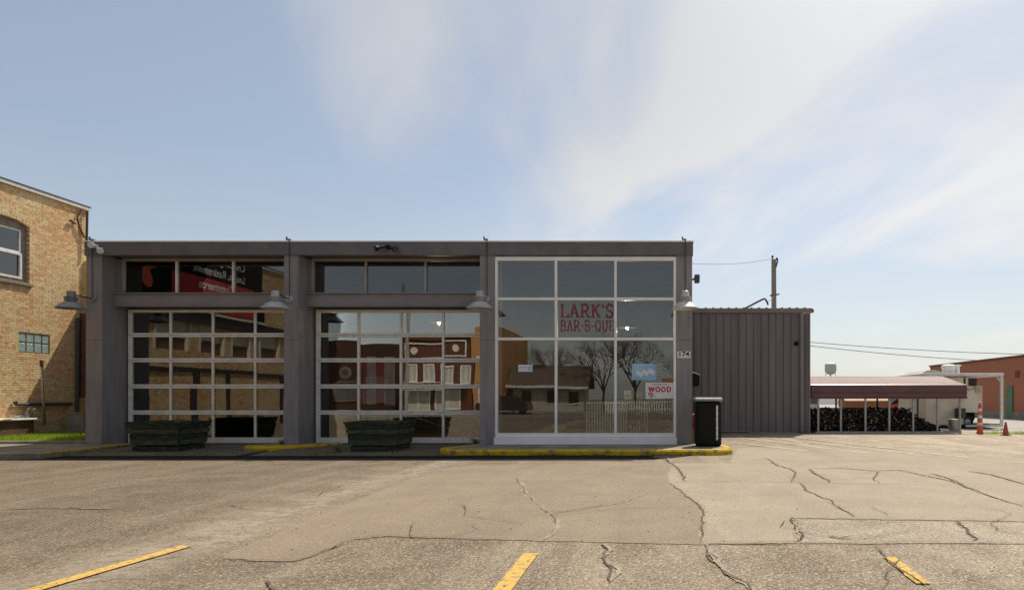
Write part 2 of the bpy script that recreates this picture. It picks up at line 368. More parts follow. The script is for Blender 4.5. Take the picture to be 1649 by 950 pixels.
M['brown_shutter'] = pm('brown_shutter', (0.16,0.085,0.045), (0.11,0.06,0.03), 5, 0.6)
M['win_glass'] = glass('window_glass', 0.12, (0.35,0.36,0.36), 0.0002)
M['dark_room'] = pm('dark_room', (0.05,0.045,0.04), (0.035,0.03,0.028), 3, 0.9)
M['glass_block'] = pm('glass_block', (0.30,0.40,0.36), (0.42,0.50,0.45), 14, 0.12, 0.4, 30, spec=0.8)
M['mortar'] = pm('mortar', (0.45,0.41,0.33), (0.36,0.32,0.26), 8, 0.9)
M['rust'] = pm('rusty_metal', (0.16,0.06,0.03), (0.09,0.04,0.025), 10, 0.8, 0.2, 40)
M['galv'] = pm('galvanised_metal', (0.42,0.42,0.40), (0.30,0.30,0.285), 8, 0.45, metal=0.5)
M['yellow_pipe'] = pm('yellow_pipe', (0.70,0.45,0.03), (0.55,0.35,0.03), 5, 0.6)
M['black'] = pm('black_plastic', (0.008,0.008,0.008), (0.011,0.0105,0.0105), 3, 0.55, spec=0.15)
M['dark_grey'] = pm('dark_grey_metal', (0.06,0.06,0.062), (0.045,0.045,0.047), 4, 0.5)
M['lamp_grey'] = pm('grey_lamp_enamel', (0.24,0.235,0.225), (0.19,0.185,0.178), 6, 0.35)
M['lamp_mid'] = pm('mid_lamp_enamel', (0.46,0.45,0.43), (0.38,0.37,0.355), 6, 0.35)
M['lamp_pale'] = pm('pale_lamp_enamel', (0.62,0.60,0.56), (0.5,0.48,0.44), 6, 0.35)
M['green_wood'] = pm('dark_green_timber', (0.014,0.020,0.011), (0.055,0.070,0.028), 9, 0.85, 0.8, 24, stretch=(0.6,0.6,2), lo=0.42, hi=0.72)
M['green_wood_pale'] = pm('faded_green_timber', (0.04,0.052,0.030), (0.11,0.125,0.062), 9, 0.85, 0.8, 24, stretch=(0.6,0.6,2), lo=0.4, hi=0.72)
M['soil'] = pm('potting_soil', (0.035,0.026,0.018), (0.055,0.042,0.03), 12, 0.95, 0.6, 30)
M['grass'] = pm('grass_blade', (0.21,0.32,0.02), (0.32,0.41,0.04), 6, 0.6)
def leafy(name, c1, c2):
    m = pm(name, c1, c2, 6, 0.6); nt = m.node_tree; b = nt.nodes['Principled BSDF']; o = nt.nodes['Material Output']
    t = mknode(nt, 'ShaderNodeBsdfTranslucent'); x = mknode(nt, 'ShaderNodeMixShader'); x.inputs[0].default_value = 0.5
    nt.links.new(b.inputs['Base Color'].links[0].from_socket, t.inputs[0]); nt.links.new(b.outputs[0], x.inputs[1]); nt.links.new(t.outputs[0], x.inputs[2]); nt.links.new(x.outputs[0], o.inputs[0]); return m
M['grass'] = leafy('grass_leaf', (0.24,0.36,0.02), (0.36,0.46,0.04))
M['weed'] = pm('weed_leaf', (0.06,0.105,0.02), (0.11,0.14,0.03), 8, 0.7)
M['dry'] = pm('dry_weed', (0.26,0.22,0.10), (0.18,0.16,0.06), 8, 0.8)
M['floor'] = pm('brown_floor', (0.06,0.042,0.03), (0.045,0.03,0.022), 2, 0.4)
M['ceil'] = pm('grey_ceiling', (0.16,0.155,0.15), (0.12,0.115,0.11), 2, 0.9)
M['inwall'] = pm('brown_plank_wall', (0.06,0.045,0.032), (0.04,0.03,0.022), 3, 0.8, 0.2, 8, stretch=(4,4,0.2))
M['wood'] = pm('brown_wood', (0.22,0.12,0.055), (0.14,0.075,0.035), 6, 0.5, stretch=(3,3,0.4))
M['dark_wood'] = pm('dark_wood', (0.035,0.024,0.018), (0.05,0.033,0.024), 6, 0.5)
M['red'] = pm('red_paint', (0.52,0.03,0.035), (0.42,0.025,0.03), 6, 0.5)
M['vinyl_red'] = pm('red_window_paint', (0.28,0.032,0.045), (0.17,0.028,0.035), 22, 0.7)
M['maroon'] = pm('maroon_roof_metal', (0.125,0.042,0.042), (0.10,0.036,0.037), 2, 0.35, spec=0.6)
M['roof_tan'] = pm('faded_roof_metal', (0.78,0.60,0.49), (0.60,0.42,0.34), 1.2, 0.3, spec=0.7, stretch=(0.3,3,1))  # maroon roof in full sun: light and sheen put into the colour
M['roof_pale'] = pm('bleached_roof_metal', (0.86,0.76,0.66), (0.70,0.56,0.47), 1.5, 0.3, spec=0.7, stretch=(0.3,3,1))  # faded panels, with the same sunlight put into the colour
M['firewood'] = pm('firewood_bark', (0.020,0.015,0.012), (0.045,0.033,0.025), 9, 0.95, 0.4, 30)
M['wood_end'] = pm('split_wood_face', (0.30,0.21,0.12), (0.17,0.115,0.07), 8, 0.9)
M['trailer'] = pm('weathered_trailer_panel', (0.80,0.71,0.55), (0.66,0.52,0.34), 1.6, 0.6, 0.05, 10, lo=0.42, hi=0.7)
M['orange'] = pm('orange_plastic', (0.75,0.13,0.03), (0.60,0.10,0.025), 6, 0.5)
M['dull_orange'] = pm('faded_orange_plastic', (0.44,0.10,0.04), (0.34,0.075,0.03), 6, 0.6)
M['reflect_white'] = pm('white_band', (0.8,0.78,0.74), (0.66,0.62,0.58), 10, 0.4)
M['green_door'] = pm('green_door_paint', (0.03,0.15,0.065), (0.025,0.115,0.05), 4, 0.5)
M['pole_wood'] = pm('weathered_pole', (0.36,0.31,0.25), (0.26,0.22,0.175), 5, 0.9, 0.4, 20, stretch=(3,3,0.2))
M['wire'] = pm('wire', (0.05,0.05,0.05), (0.06,0.06,0.06), 2, 0.6)
M['tank'] = pm('grey_tank_paint', (0.62,0.65,0.63), (0.55,0.58,0.56), 0.2, 0.6)  # paler than the tank itself: distance haze put into the colour
M['bark'] = pm('bark', (0.075,0.055,0.04), (0.12,0.09,0.065), 5, 0.9)
M['tyre'] = pm('tyre_rubber', (0.018,0.018,0.018), (0.025,0.025,0.025), 5, 0.8)
M['blue_print'] = pm('blue_print', (0.22,0.40,0.62), (0.40,0.56,0.72), 1.8, 0.5)
M['pale_print'] = pm('pale_print', (0.70,0.70,0.70), (0.62,0.62,0.60), 3, 0.5)
M['tan_tarp'] = pm('tan_tarp', (0.50,0.27,0.12), (0.42,0.21,0.09), 1.5, 0.7)  # backlit glow of the shelter's rear panel put into the colour
M['siding'] = pm('pale_siding', (0.50,0.47,0.40), (0.40,0.37,0.31), 2, 0.8)
M['shingle'] = pm('brown_shingle', (0.12,0.085,0.065), (0.08,0.06,0.045), 6, 0.9, 0.4, 20)
M['plant'] = pm('yellow_green_leaf', (0.30,0.34,0.04), (0.20,0.26,0.03), 6, 0.5)
def paint(name, c):
    m = pm(name, c, tuple(x*0.9 for x in c), 1, 0.25); m.node_tree.nodes['Principled BSDF'].inputs['Coat Weight'].default_value = 0.6; return m

# ------------------------------------------------------------------ the ground
struct('ground', MB().quad((-2500,-900,-0.06),(2500,-900,-0.06),(2500,3500,-0.06),(-2500,3500,-0.06)), M['ground'])
lot = struct('parking_lot', MB().prism([(-60,-5.5),(12.0,-5.5),(60,-5.5),(60,22.6),(30,22.6),(12.6,24.0),(12.3,29.5),(7,29.5),(1.0,29.5),(1.0,17.3),(-14.3,17.3),(-60,17.3)], 'Z', -0.05, 0.0), M['lot'])
road = struct('street', MB().prism([(-300,-19),(300,-19),(300,-8),(-300,-8)], 'Z', -0.058, -0.03), M['far_street'])
struct('side_street', MB().prism([(12.5,27.5),(12.9,24.9),(31,23.4),(200,23.4),(200,39.0),(40,39.0),(21.0,46.0),(21,120),(12.4,120)], 'Z', -0.058, -0.02), M['street'])
struct('far_pavement', MB().prism([(-300,-24.5),(300,-24.5),(300,-19),(-300,-19)], 'Z', -0.05, 0.09), M['concrete'])

def px_poly(pts, o=(0,0), s=1.0): return [gnd(o[0]+p[0]*s, o[1]+p[1]*s) for p in pts]
C5, C6, C7 = ((0,700), 0.3396), ((500,700), 0.3638), ((1050,690), 0.3632)
def pc(c, pts): return px_poly(pts, c[0], c[1])
# smooth overlay, with the torn edge seen in the photo
lower = [(360,900),(407,903),(472,904),(510,893),(560,875),(567,869),(620,864),(690,867),(780,869),(900,872),(1060,876),(1130,877),(1200,876),(1280,875),(1292,864),(1286,848),(1277,834)]
upper_r = [(1330,835),(1377,836),(1468,837),(1560,838),(1649,840),(1900,845)]
top = [(2300,790),(1900,760),(1500,728),(1300,716),(1190,722),(1176,745),(960,746),(770,748),(702,756),(650,775),(590,800),(520,828),(450,858),(395,880)]
def wob(pts, amp, n=6):
    out = []
    for a, b in zip(pts, pts[1:]):
        for i in range(n):
            p = a.lerp(b, i / n); k = amp * (0 if i == 0 else 1)
            out.append(Vector((p.x + random.uniform(-k, k), p.y + random.uniform(-k, k), 0)))
    out.append(pts[-1]); return out
seamE = [(1130,877),(1130,850),(1132,825),(1123,810),(1100,795),(1077,777),(1076,762),(1086,746)]
jE = lower.index((1130,877)); sE = wob(px_poly(seamE), 0.012)
pl = wob(px_poly(lower[:jE+1]), 0.022)[:-1] + sE + wob(px_poly([(1086,746)] + top[top.index((960,746)):] + [lower[0]]), 0.06, 3)[1:-1]
prr = sE[::-1] + wob(px_poly(lower[jE:] + upper_r), 0.022)[1:] + wob(px_poly(top[:top.index((1176,745))+1]), 0.04, 3)
for nm, pp, mm, zz in (('smooth_asphalt_overlay', pl, 'patch', 0.0052), ('bleached_asphalt_overlay', prr, 'patch_pale', 0.0048)):
    obj(nm, MB().prism([(p.x, p.y) for p in pp], 'Z', 0.0005, zz), M[mm], lot)['kind'] = 'structure'
band = wob(px_poly([(1279,836),(1294,864),(1290,874),(1400,876),(1500,875),(1649,876),(2000,877),(2000,849),(1649,842),(1468,839),(1377,838),(1279,836)]), 0.01, 3)
obj('rough_asphalt_band', MB().prism([(p.x, p.y) for p in band[:-1]], 'Z', 0.0004, 0.005), M['rough_patch'], lot)['kind'] = 'structure'
obj('sealed_strip', MB().prism([(-60,14.2),(-12,14.2),(-4,14.25),(0.2,14.3),(1.0,15.3),(-4.9,15.9),(-60,15.6)], 'Z', 0.0005, 0.006), M['seal'], lot)['kind'] = 'structure'  # sealed strip cut to the building's shadow, deepening its shade

def ribbon(pts, w, jag, z, seg=0.035):
    # a jagged strip lying on the asphalt: its width wanders and closes at the ends
    m = MB(); P = []
    for a, b in zip(pts, pts[1:]):
        n = max(2, int((b - a).length / seg))
        for i in range(n): P.append(a.lerp(b, i / n))
    P.append(pts[-1]); off = 0.0; wk = 1.0; L_, R_ = [], []
    for i, p in enumerate(P):
        d = (P[min(i+1, len(P)-1)] - P[max(i-1, 0)]); d.z = 0
        nrm = Vector((-d.y, d.x, 0)).normalized() if d.length else Vector((1,0,0))
        off = off * 0.9 + random.uniform(-jag, jag)
        t = i / max(1, len(P)-1); env = min(1, 8*t, 8*(1-t)) * 0.85 + 0.15
        wk = wk * 0.7 + random.uniform(0.3, 1.5) * 0.3; ww = w * env * wk
        c = p + nrm * off
        L_.append((c + nrm*ww/2).to_tuple()[:2] + (z,)); R_.append((c - nrm*ww/2).to_tuple()[:2] + (z,))
    n = len(P); m.add(L_ + R_, [(i, i+1, n+i+1, n+i) for i in range(n-1)]); return m
cracks = [ # (frame, points in that frame, width, jag, pale)
 (C6, [(905,190),(935,225),(950,260),(1000,305),(1050,345),(1080,370),(1085,410),(1070,440),(1035,465)], .045, .012, 0),
 (C6, [(912,190),(940,225),(958,262),(1006,308),(1056,350)], .03, .012, 1),
 (C6, [(1070,350),(1200,330),(1350,307),(1400,292),(1500,256)], .055, .008, 1),
 (C6, [(1070,346),(1200,326),(1350,303),(1400,289)], .018, .008, 0),
 (C6, [(1088,375),(1092,410),(1076,445),(1040,468)], .06, .012, 1),
 (C6, [(1290,478),(1310,510),(1300,545),(1335,595),(1325,660)], .035, .014, 0),
 (C7, [(75,240),(140,290),(200,330),(225,370),(220,440),(218,505)], .04, .014, 0),
 (C7, [(240,515),(270,590),(330,650),(400,685),(440,715),(470,760)], .035, .014, 0),
 (C7, [(246,515),(276,590),(336,650),(406,685)], .03, .014, 1),
 (C7, [(75,237),(300,236),(600,240),(800,243),(1000,248),(1250,250)], .022, .004, 0),
 (C7, [(65,130),(85,160),(120,175),(135,220),(148,235)], .07, .02, 0),
 (C7, [(650,240),(690,280),(780,315),(830,350),(900,395)], .04, .016, 0),
 (C7, [(500,130),(560,165),(620,180),(635,200),(615,240)], .04, .02, 0),
 (C7, [(690,180),(740,210),(790,240)], .06, .02, 0),
 (C7, [(700,178),(850,178),(980,188),(1100,185),(1200,210),(1330,235),(1450,285),(1550,320),(1649,347)], .045, .015, 0),
 (C7, [(1230,200),(1330,225),(1400,265),(1450,270)], .05, .015, 0),
 (C7, [(1400,190),(1500,205),(1590,230),(1649,250)], .06, .015, 0),
 (C7, [(1000,190),(985,225),(1005,245)], .03, .015, 0),
 (C7, [(625,395),(645,440),(665,475),(650,500)], .05, .018, 0),
 (C7, [(632,395),(652,440),(672,475)], .04, .018, 1),
 (C7, [(1340,410),(1390,450),(1430,500)], .05, .02, 0),
 (C7, [(985,515),(1030,570),(1110,630),(1200,690),(1240,712),(1290,760)], .025, .010, 0),
 (C7, [(440,645),(550,640),(750,632),(930,628)], .014, .006, 0),
 (C7, [(1040,630),(1090,618),(1120,650)], .014, .008, 0),
 (C7, [(1110,690),(1150,675),(1180,690)], .012, .008, 0),
 (C5, [(0,355),(140,350),(260,348),(400,352),(520,355)], .035, .01, 0),
 (C5, [(930,340),(1100,335),(1160,355),(1300,363),(1450,368)], .022, .008, 0),
 (C5, [(0,655),(120,630),(230,590)], .02, .008, 0),
 (C5, [(1265,690),(1275,715),(1300,736),(1310,760)], .03, .01, 0),
 (C5, [(1060,590),(1200,598),(1390,602),(1500,570),(1649,515)], .016, .006, 0),
 (C6, [(0,533),(100,503),(185,463),(330,450),(500,456),(700,461),(900,466)], .018, .006, 0),
 (C7, [(130,510),(220,508),(400,510),(620,508),(850,512),(1100,508),(1649,511)], .024, .008, 0),
 (C7, [(250,512),(420,514),(620,513)], .03, .01, 1),
 (C7, [(640,398),(900,404),(1150,407),(1400,404),(1649,414)], .014, .006, 0),
 (C7, [(780,482),(830,490),(880,484)], .05, .02, 0),
]
for i, (c, pts, w, j, pale) in enumerate(cracks):
    obj('crack', ribbon(pc(c, pts), w * (0.7 if pale else 0.55), j * 0.8, 0.0085 + 0.0003 * i, 0.028), M['crack_pale' if pale else 'crack'], lot)
for i, (c, pts, w, j, pale) in enumerate(cracks):
    if not pale and w > .03: obj('crumbled_edge', ribbon([p + Vector((0.006, 0.004, 0)) for p in pc(c, pts)], w * 1.25, j, 0.0066 + 0.00004 * i, 0.03), M['crack_pale'], lot)
hr = random.Random(5)
for i in range(17):   # hairline cracks
    p = gnd(hr.uniform(1090, 1640), hr.uniform(745, 940)) if i < 9 else gnd(hr.uniform(30, 1000), hr.uniform(770, 935)); a_ = hr.uniform(0, 6.28); L0 = [p]
    for k in range(hr.randint(4, 9)):
        a_ += hr.gauss(0, .5); p = p + Vector((math.cos(a_), math.sin(a_), 0)) * hr.uniform(.1, .35) * (p.y / 6); L0.append(p)
    obj('crack', ribbon(L0, .004 + .0007 * p.y, .004, 0.0195 + 0.0002 * i, 0.04), M['crack'], lot)
# painted bay lines
def line(p0, p1, w, m, z=0.0105, n=10):
    d = (p1 - p0); d.z = 0; s = Vector((-d.y, d.x, 0)).normalized() * w / 2; b = MB(); L_, R_ = [], []
    for i in range(n + 1):
        c = p0.lerp(p1, i / n); k = random.uniform(-0.006, 0.006)
        L_.append((c.x+s.x+k, c.y+s.y, z)); R_.append((c.x-s.x+k, c.y-s.y, z))
    b.add(L_ + R_, [(i, i+1, n+2+i, n+1+i) for i in range(n)])
    return obj('parking_line', b, m, lot)
def ext(a, b, k): return a + (b - a) * k
a, b = gnd(300, 880), gnd(62, 949); line(a, ext(a, b, 2.2), 0.115, M['yellow_line'])
a, b = gnd(856, 892), gnd(811, 949); line(a, ext(a, b, 2.4), 0.125, M['yellow_line'])
a, b = gnd(1432, 898), gnd(1486, 941); line(a, b, 0.10, M['yellow_line'])
for p, q in (((1174,712),(1300,726)), ((1190,705),(1400,730)), ((1215,703),(1480,732)), ((1250,701),(1560,737))):
    line(gnd(*p), gnd(*q), 0.10, M['faint_line'], z=0.0105)

# kerbed islands in front of the columns
def island(out_pts, kerb_ids, zt, top_only=False):
    n = len(out_pts)
    o = struct('pavement_island', MB().prism(out_pts, 'Z', -0.04, zt), M['concrete'])
    P = [Vector((out_pts[i % n][0], out_pts[i % n][1], 0)) for i in kerb_ids]; prof = [(0.03,-0.03),(0.03,zt-0.03),(0.0,zt+0.006),(-0.14,zt+0.008),(-0.15,zt-0.02)]
    if top_only: prof = [(0.004,zt-0.03),(0.004,zt+0.006),(-0.09,zt+0.008),(-0.10,zt-0.02)]
    m = MB(); vs_ = []
    for i, p in enumerate(P):
        d = P[min(i+1, len(P)-1)] - P[max(i-1, 0)]; nr = Vector((d.y, -d.x, 0)).normalized()
        k = 1 + 0.06 * math.sin(i * 2.1)
        vs_ += [(p.x + nr.x*a_*k, p.y + nr.y*a_*k, z) for a_, z in prof]
    k = len(prof)
    m.add(vs_, [(i*k+j, (i+1)*k+j, (i+1)*k+j+1, i*k+j+1) for i in range(len(P)-1) for j in range(k-1)] + [tuple(range(k)), tuple(range((len(P)-1)*k, len(P)*k))])
    obj('kerb', m, M['yellow_kerb'], o, True); return o
def arc(cx, cy, r, a0, a1, n=7): return [(cx + r*math.cos(R(a0+(a1-a0)*i/n)), cy + r*math.sin(R(a0+(a1-a0)*i/n))) for i in range(n+1)]
pts3 = [(-4.3,17.35)] + arc(-4.25,15.85,0.62,175,270) + [(x, 15.22 + 0.015*math.sin(x*3)) for x in (-3.6,-3,-2.4,-1.8,-1.2,-0.6,0,0.6)] + arc(1.25,15.8,0.58,270,362) + [(1.80,17.0),(1.70,18.5),(1.0,18.5),(1.0,17.35)]
island(pts3, range(0, len(pts3)-3), 0.12)
pts2 = [(-9.3,17.4)] + arc(-9.5,16.72,0.40,170,268) + [(-9.0,16.42),(-8.6,16.85),(-8.25,17.3),(-8.05,17.7),(-8.8,17.7)]
island(pts2, range(0, len(pts2)-1), 0.12)
pts1 = [(-40,17.3),(-40,14.35),(-20,14.3),(-13.3,14.2),(-12.85,14.35),(-12.95,15.0),(-13.05,15.8),(-13.12,16.6),(-13.2,17.3),(-13.4,17.75),(-13.83,17.75)]
island(pts1, range(4, 9), 0.115, True)
struct('driveway', MB().prism([(14.95,0.002),(18.1,0.088),(18.1,-0.03),(14.95,-0.03)], 'X', -13.6, -9.2), M['drive'])
struct('driveway', MB().prism([(14.95,0.002),(18.1,0.088),(18.1,-0.03),(14.95,-0.03)], 'X', -8.95, -4.25), M['drive'])
struct('garden_edging', MB().bbox(-40,-14.26,17.32,17.52,0.05,0.19,0.015), M['concrete'])
struct('side_yard', MB().prism([(-18.1,17.5),(-14.26,17.5),(-14.26,23),(-18.1,23)], 'Z', -0.04, 0.17), M['ground'])

# ------------------------------------------------------------------ the restaurant building
FY = 17.17
XL, XR, ZT = fx(138.5, FY), fx(1114.7, FY), fz(390.5, FY)
B = thing('restaurant_building', 'low charcoal restaurant with two glazed garage doors and a wide storefront window', 'building', (XL, FY, 0.0))
ZB = 0.118
cols = [(138.5,164), (457,480.4), (772.7,797), (1089,1114.7)]
CXS = [(fx(a_, FY), fx(b_, FY)) for a_, b_ in cols]
zf = fz(411.5, FY)
for i, (x0, x1) in enumerate(CXS):
    c = obj('column', MB().bbox(x0, x1, FY, FY+0.83 if i < 3 else FY+0.3, ZB-0.03, zf+0.02, 0.006), M['column'], B)
    # lower cladding sheet, knocked about near the ground
    m = MB(); nx, nz = 8, 16; zs = [ZB + 0.01 + (fz(637, FY) - ZB - 0.01) * k / nz for k in range(nz+1)]
    dents = [(random.uniform(0.1,0.9), random.uniform(0.15,0.75), random.uniform(0.006,0.02)) for _ in range(3)]
    V = []
    for k, z in enumerate(zs):
        for j in range(nx+1):
            u = j / nx; w = k / nz; d = 0.010
            for du, dv, dd in dents: d -= dd * math.exp(-((u-du)/0.22)**2 - ((w-dv)/0.10)**2) * 0.9
            V.append((x0-0.004+(x1-x0+0.008)*u, FY - max(d, 0.001) - 0.002*math.sin(w*9+i), z))
    m.add(V, [(k*(nx+1)+j, k*(nx+1)+j+1, (k+1)*(nx+1)+j+1, (k+1)*(nx+1)+j) for k in range(nz) for j in range(nx)])
    m.box(x0-0.004, x1+0.004, FY-0.0012, FY-0.0008, ZB, zs[-1])
    obj('cladding_panel', m, M['column'], c)
    obj('seam', MB().box(x0-0.001, x1+0.001, FY-0.003, FY-0.0005, fz(548, FY), fz(547, FY)), M['fascia'], c)
# fascia in three lengths with fine joints, metal cap above
for a_, b_ in zip([XL-0.01, CXS[1][0]+0.18, CXS[2][0]+0.18], [CXS[1][0]+0.177, CXS[2][0]+0.177, XR+0.02]):
    obj('fascia', MB().bbox(a_, b_, FY-0.045, FY+0.16, zf, ZT, 0.006), M['fascia'], B)
obj('cap_flashing', MB().box(XL-0.03, XR+0.035, FY-0.065, FY+0.3, ZT+0.001, ZT+0.03), M['flashing'], B)
obj('soffit', MB().box(XL+0.02, CXS[2][0]+0.1, FY+0.161, FY+0.9, 4.925, 5.0), M['fascia'], B)
obj('roof', MB().box(XL, XR, FY+0.165, 27.0, 5.005, ZT-0.01), M['dark_grey'], B)
obj('wall', MB().box(XL, XL+0.2, FY+0.84, 27.0, 0.02, 5.0), M['column'], B)
obj('wall', MB().box(XR-0.2, XR-0.002, FY+0.305, 27.0, 0.02, 5.0), M['column'], B)
obj('wall', MB().box(XL+0.205, XR-0.205, 26.8, 27.0, 0.02, 5.0), M['inwall'], B)
obj('floor', MB().box(XL+0.205, XR-0.205, FY+0.62, 26.79, 0.0, 0.095), M['floor'], B)
obj('ceiling', MB().box(XL+0.205, XR-0.205, FY+0.95, 26.79, 4.86, 4.92), M['ceil'], B)
obj('inner_wall', MB().box(-4.25, -4.1, FY+0.9, 20.5, 0.1, 4.85), M['inwall'], B)
# interior lining behind the left wall
obj('inner_lining', MB().box(XL+0.21, XL+0.26, FY+0.9, 26.7, 0.1, 4.85), M['inwall'], B)

def channel(x0, x1, Y, z0, z1):
    m = MB(); m.box(x0, x1, Y+0.06, Y+0.09, z0, z1); m.box(x0, x1, Y, Y+0.059, z1-0.028, z1); m.box(x0, x1, Y, Y+0.059, z0, z0+0.028); return m
DY = FY + 0.80
TY = FY + 0.69
BY = 17.52
door_x = [(207.5, 479.5), (509.5, 782.0)]
pane_mesh = {}
def pane(parent, x0, x1, z0, z1, Y, key, mat, t=0.006, tilt=0.0012):
    k = (key, round(x1-x0, 3), round(z1-z0, 3))
    if k not in pane_mesh:
        w, h = (x1-x0)/2, (z1-z0)/2
        pane_mesh[k] = MB().box(-w, w, 0, t, -h, h).mesh('pane', mat)
    return place(pane_mesh[k], 'pane', parent, ((x0+x1)/2, Y, (z0+z1)/2), (random.uniform(-tilt, tilt), 0, random.uniform(-tilt, tilt)))
for bi, (pa, pb) in enumerate(door_x):
    cl, cr = CXS[bi][1], CXS[bi+1][0]
    # steel channel above the door
    obj('lintel_beam', channel(cl + 0.003, cr - 0.003, BY, fz(493.5, BY), fz(471, BY)), M['beam'], B)
    # transom
    z0, z1 = fz(472, TY), 4.915
    T = obj('transom_window', MB().box(cl+0.004, cr-0.004, TY-0.04, TY+0.05, 4.845, z1).box(cl+0.004, cl+0.06, TY-0.04, TY+0.05, z0-0.2, 4.844).box(cr-0.06, cr-0.004, TY-0.04, TY+0.05, z0-0.2, 4.844).box(cl+0.061, cr-0.061, TY-0.03, TY+0.05, z0-0.2, z0-0.11), M['alu_dull'], B)
    mu = [fx(p, TY) for p in ((286, 377) if bi == 0 else (590, 686))]
    ed = [cl+0.06] + mu + [cr-0.06]
    for x in mu: obj('mullion', MB().box(x-0.026, x+0.026, TY-0.05, TY+0.05, z0-0.105, 4.842), M['alu'] if bi == 0 else M['alu_dull'], T)
    for a_, b_ in zip(ed, ed[1:]): pane(T, a_+0.02, b_-0.02, z0-0.1, 4.85, TY, 'tr', M['transom_glass'])
    obj('header', MB().box(cl+0.004, cr-0.004, DY+0.06, DY+0.14, fz(503, DY), z0+0.05), M['fascia'], B)
    # sectional garage door
    x0, x1 = fx(pa, DY), fx(pb, DY); zs = [fz(y, DY) for y in (713, 664, 622, 580, 539.5, 499)]
    D = thing_part = bpy.data.objects.new('garage_door', None); COL.objects.link(D); D.parent = B; D.empty_display_size = 0.1
    xs = [x0 + (x1-x0)*k/4 for k in range(5)]
    for k, z in enumerate(zs):
        h = (0.0, 0.145) if k == 0 else (-0.07, 0.0) if k == 5 else (-0.054, 0.054)
        if k in (0, 5):
            obj('rail', MB().bbox(x0, x1, DY-0.03, DY+0.045, z+h[0], z+h[1], 0.006), M['door_rail'], D)
        else:   # two meeting rails with a groove between the sections
            obj('rail', MB().bbox(x0, x1, DY-0.03, DY+0.045, z+h[0], z-0.004, 0.006), M['door_rail'], D)
            obj('rail', MB().bbox(x0, x1, DY-0.03, DY+0.045, z+0.004, z+h[1], 0.006), M['door_rail'], D)
    for k in range(5):
        za = zs[k] + (0.146 if k == 0 else 0.055); zb = zs[k+1] - (0.071 if k == 4 else 0.055)
        for j, x in enumerate(xs):
            w = 0.05 if j in (0, 4) else 0.029; s = 0.05 if j == 0 else -0.05 if j == 4 else 0
            obj('stile', MB().box(x-w+s, x+w+s, DY-0.026, DY+0.04, za, zb), M['door_rail'], D)
        for a_, b_ in zip(xs, xs[1:]): pane(D, a_+0.03, b_-0.03, za-0.006, zb+0.006, DY+0.008, 'dr', M['door_glass'], tilt=0.0028)
    br = [(343, 672), (456, 703)] if bi == 0 else [(669, 672), (762, 703)]
    obj('brace', MB().path([at(*br[0], DY+0.15), at(*br[1], DY+0.15)], 0.018, 6), M['alu_dull'], D)
    # side tracks
    for x in (cl, cr): obj('track', MB().box(min(x, x + (0.06 if x == cl else -0.06)), max(x, x + (0.06 if x == cl else -0.06)), DY+0.046, DY+0.1, 0.1, 3.6), M['fascia'], D)
# storefront window
SY = FY + 0.03
S = bpy.data.objects.new('storefront_window', None); COL.objects.link(S); S.parent = B; S.empty_display_size = 0.1
sx = [CXS[2][1]+0.005, fx(895.5, SY), fx(991.3, SY), CXS[3][0]-0.005]
sz = [fz(703.5, SY), fz(545.8, SY), fz(481.5, SY), zf-0.03]
obj('sill_panel', MB().bbox(sx[0]-0.02, sx[3]+0.02, SY-0.10, SY+0.16, ZB-0.02, sz[0]-0.005, 0.008), M['alu'], S)
for k, z in enumerate(sz):
    h = 0.035 if k in (1, 2) else 0.05; zz = z + (h if k == 0 else -h if k == 3 else 0)
    obj('transom_bar', MB().bbox(sx[0], sx[3], SY-0.03, SY+0.12, zz-h, zz+h, 0.005), M['alu'], S)
for k in range(3):
    za = sz[k] + (0.101 if k == 0 else 0.0355); zb = sz[k+1] - (0.101 if k == 2 else 0.0355)
    for j, x in enumerate(sx):
        w = 0.031; s = w if j == 0 else -w if j == 3 else 0
        obj('mullion', MB().box(x-w+s, x+w+s, SY-0.034, SY+0.12, za, zb), M['alu'], S)
    for j in range(3): pane(S, sx[j]+0.035, sx[j+1]-0.035, za-0.005, zb+0.005, SY+0.03, 'sf', M['store_glass'], tilt=0.0006)
obj('head_trim', MB().box(sx[0], sx[3], SY-0.025, SY+0.05, sz[3]+0.001, zf-0.001), M['fascia'], S)
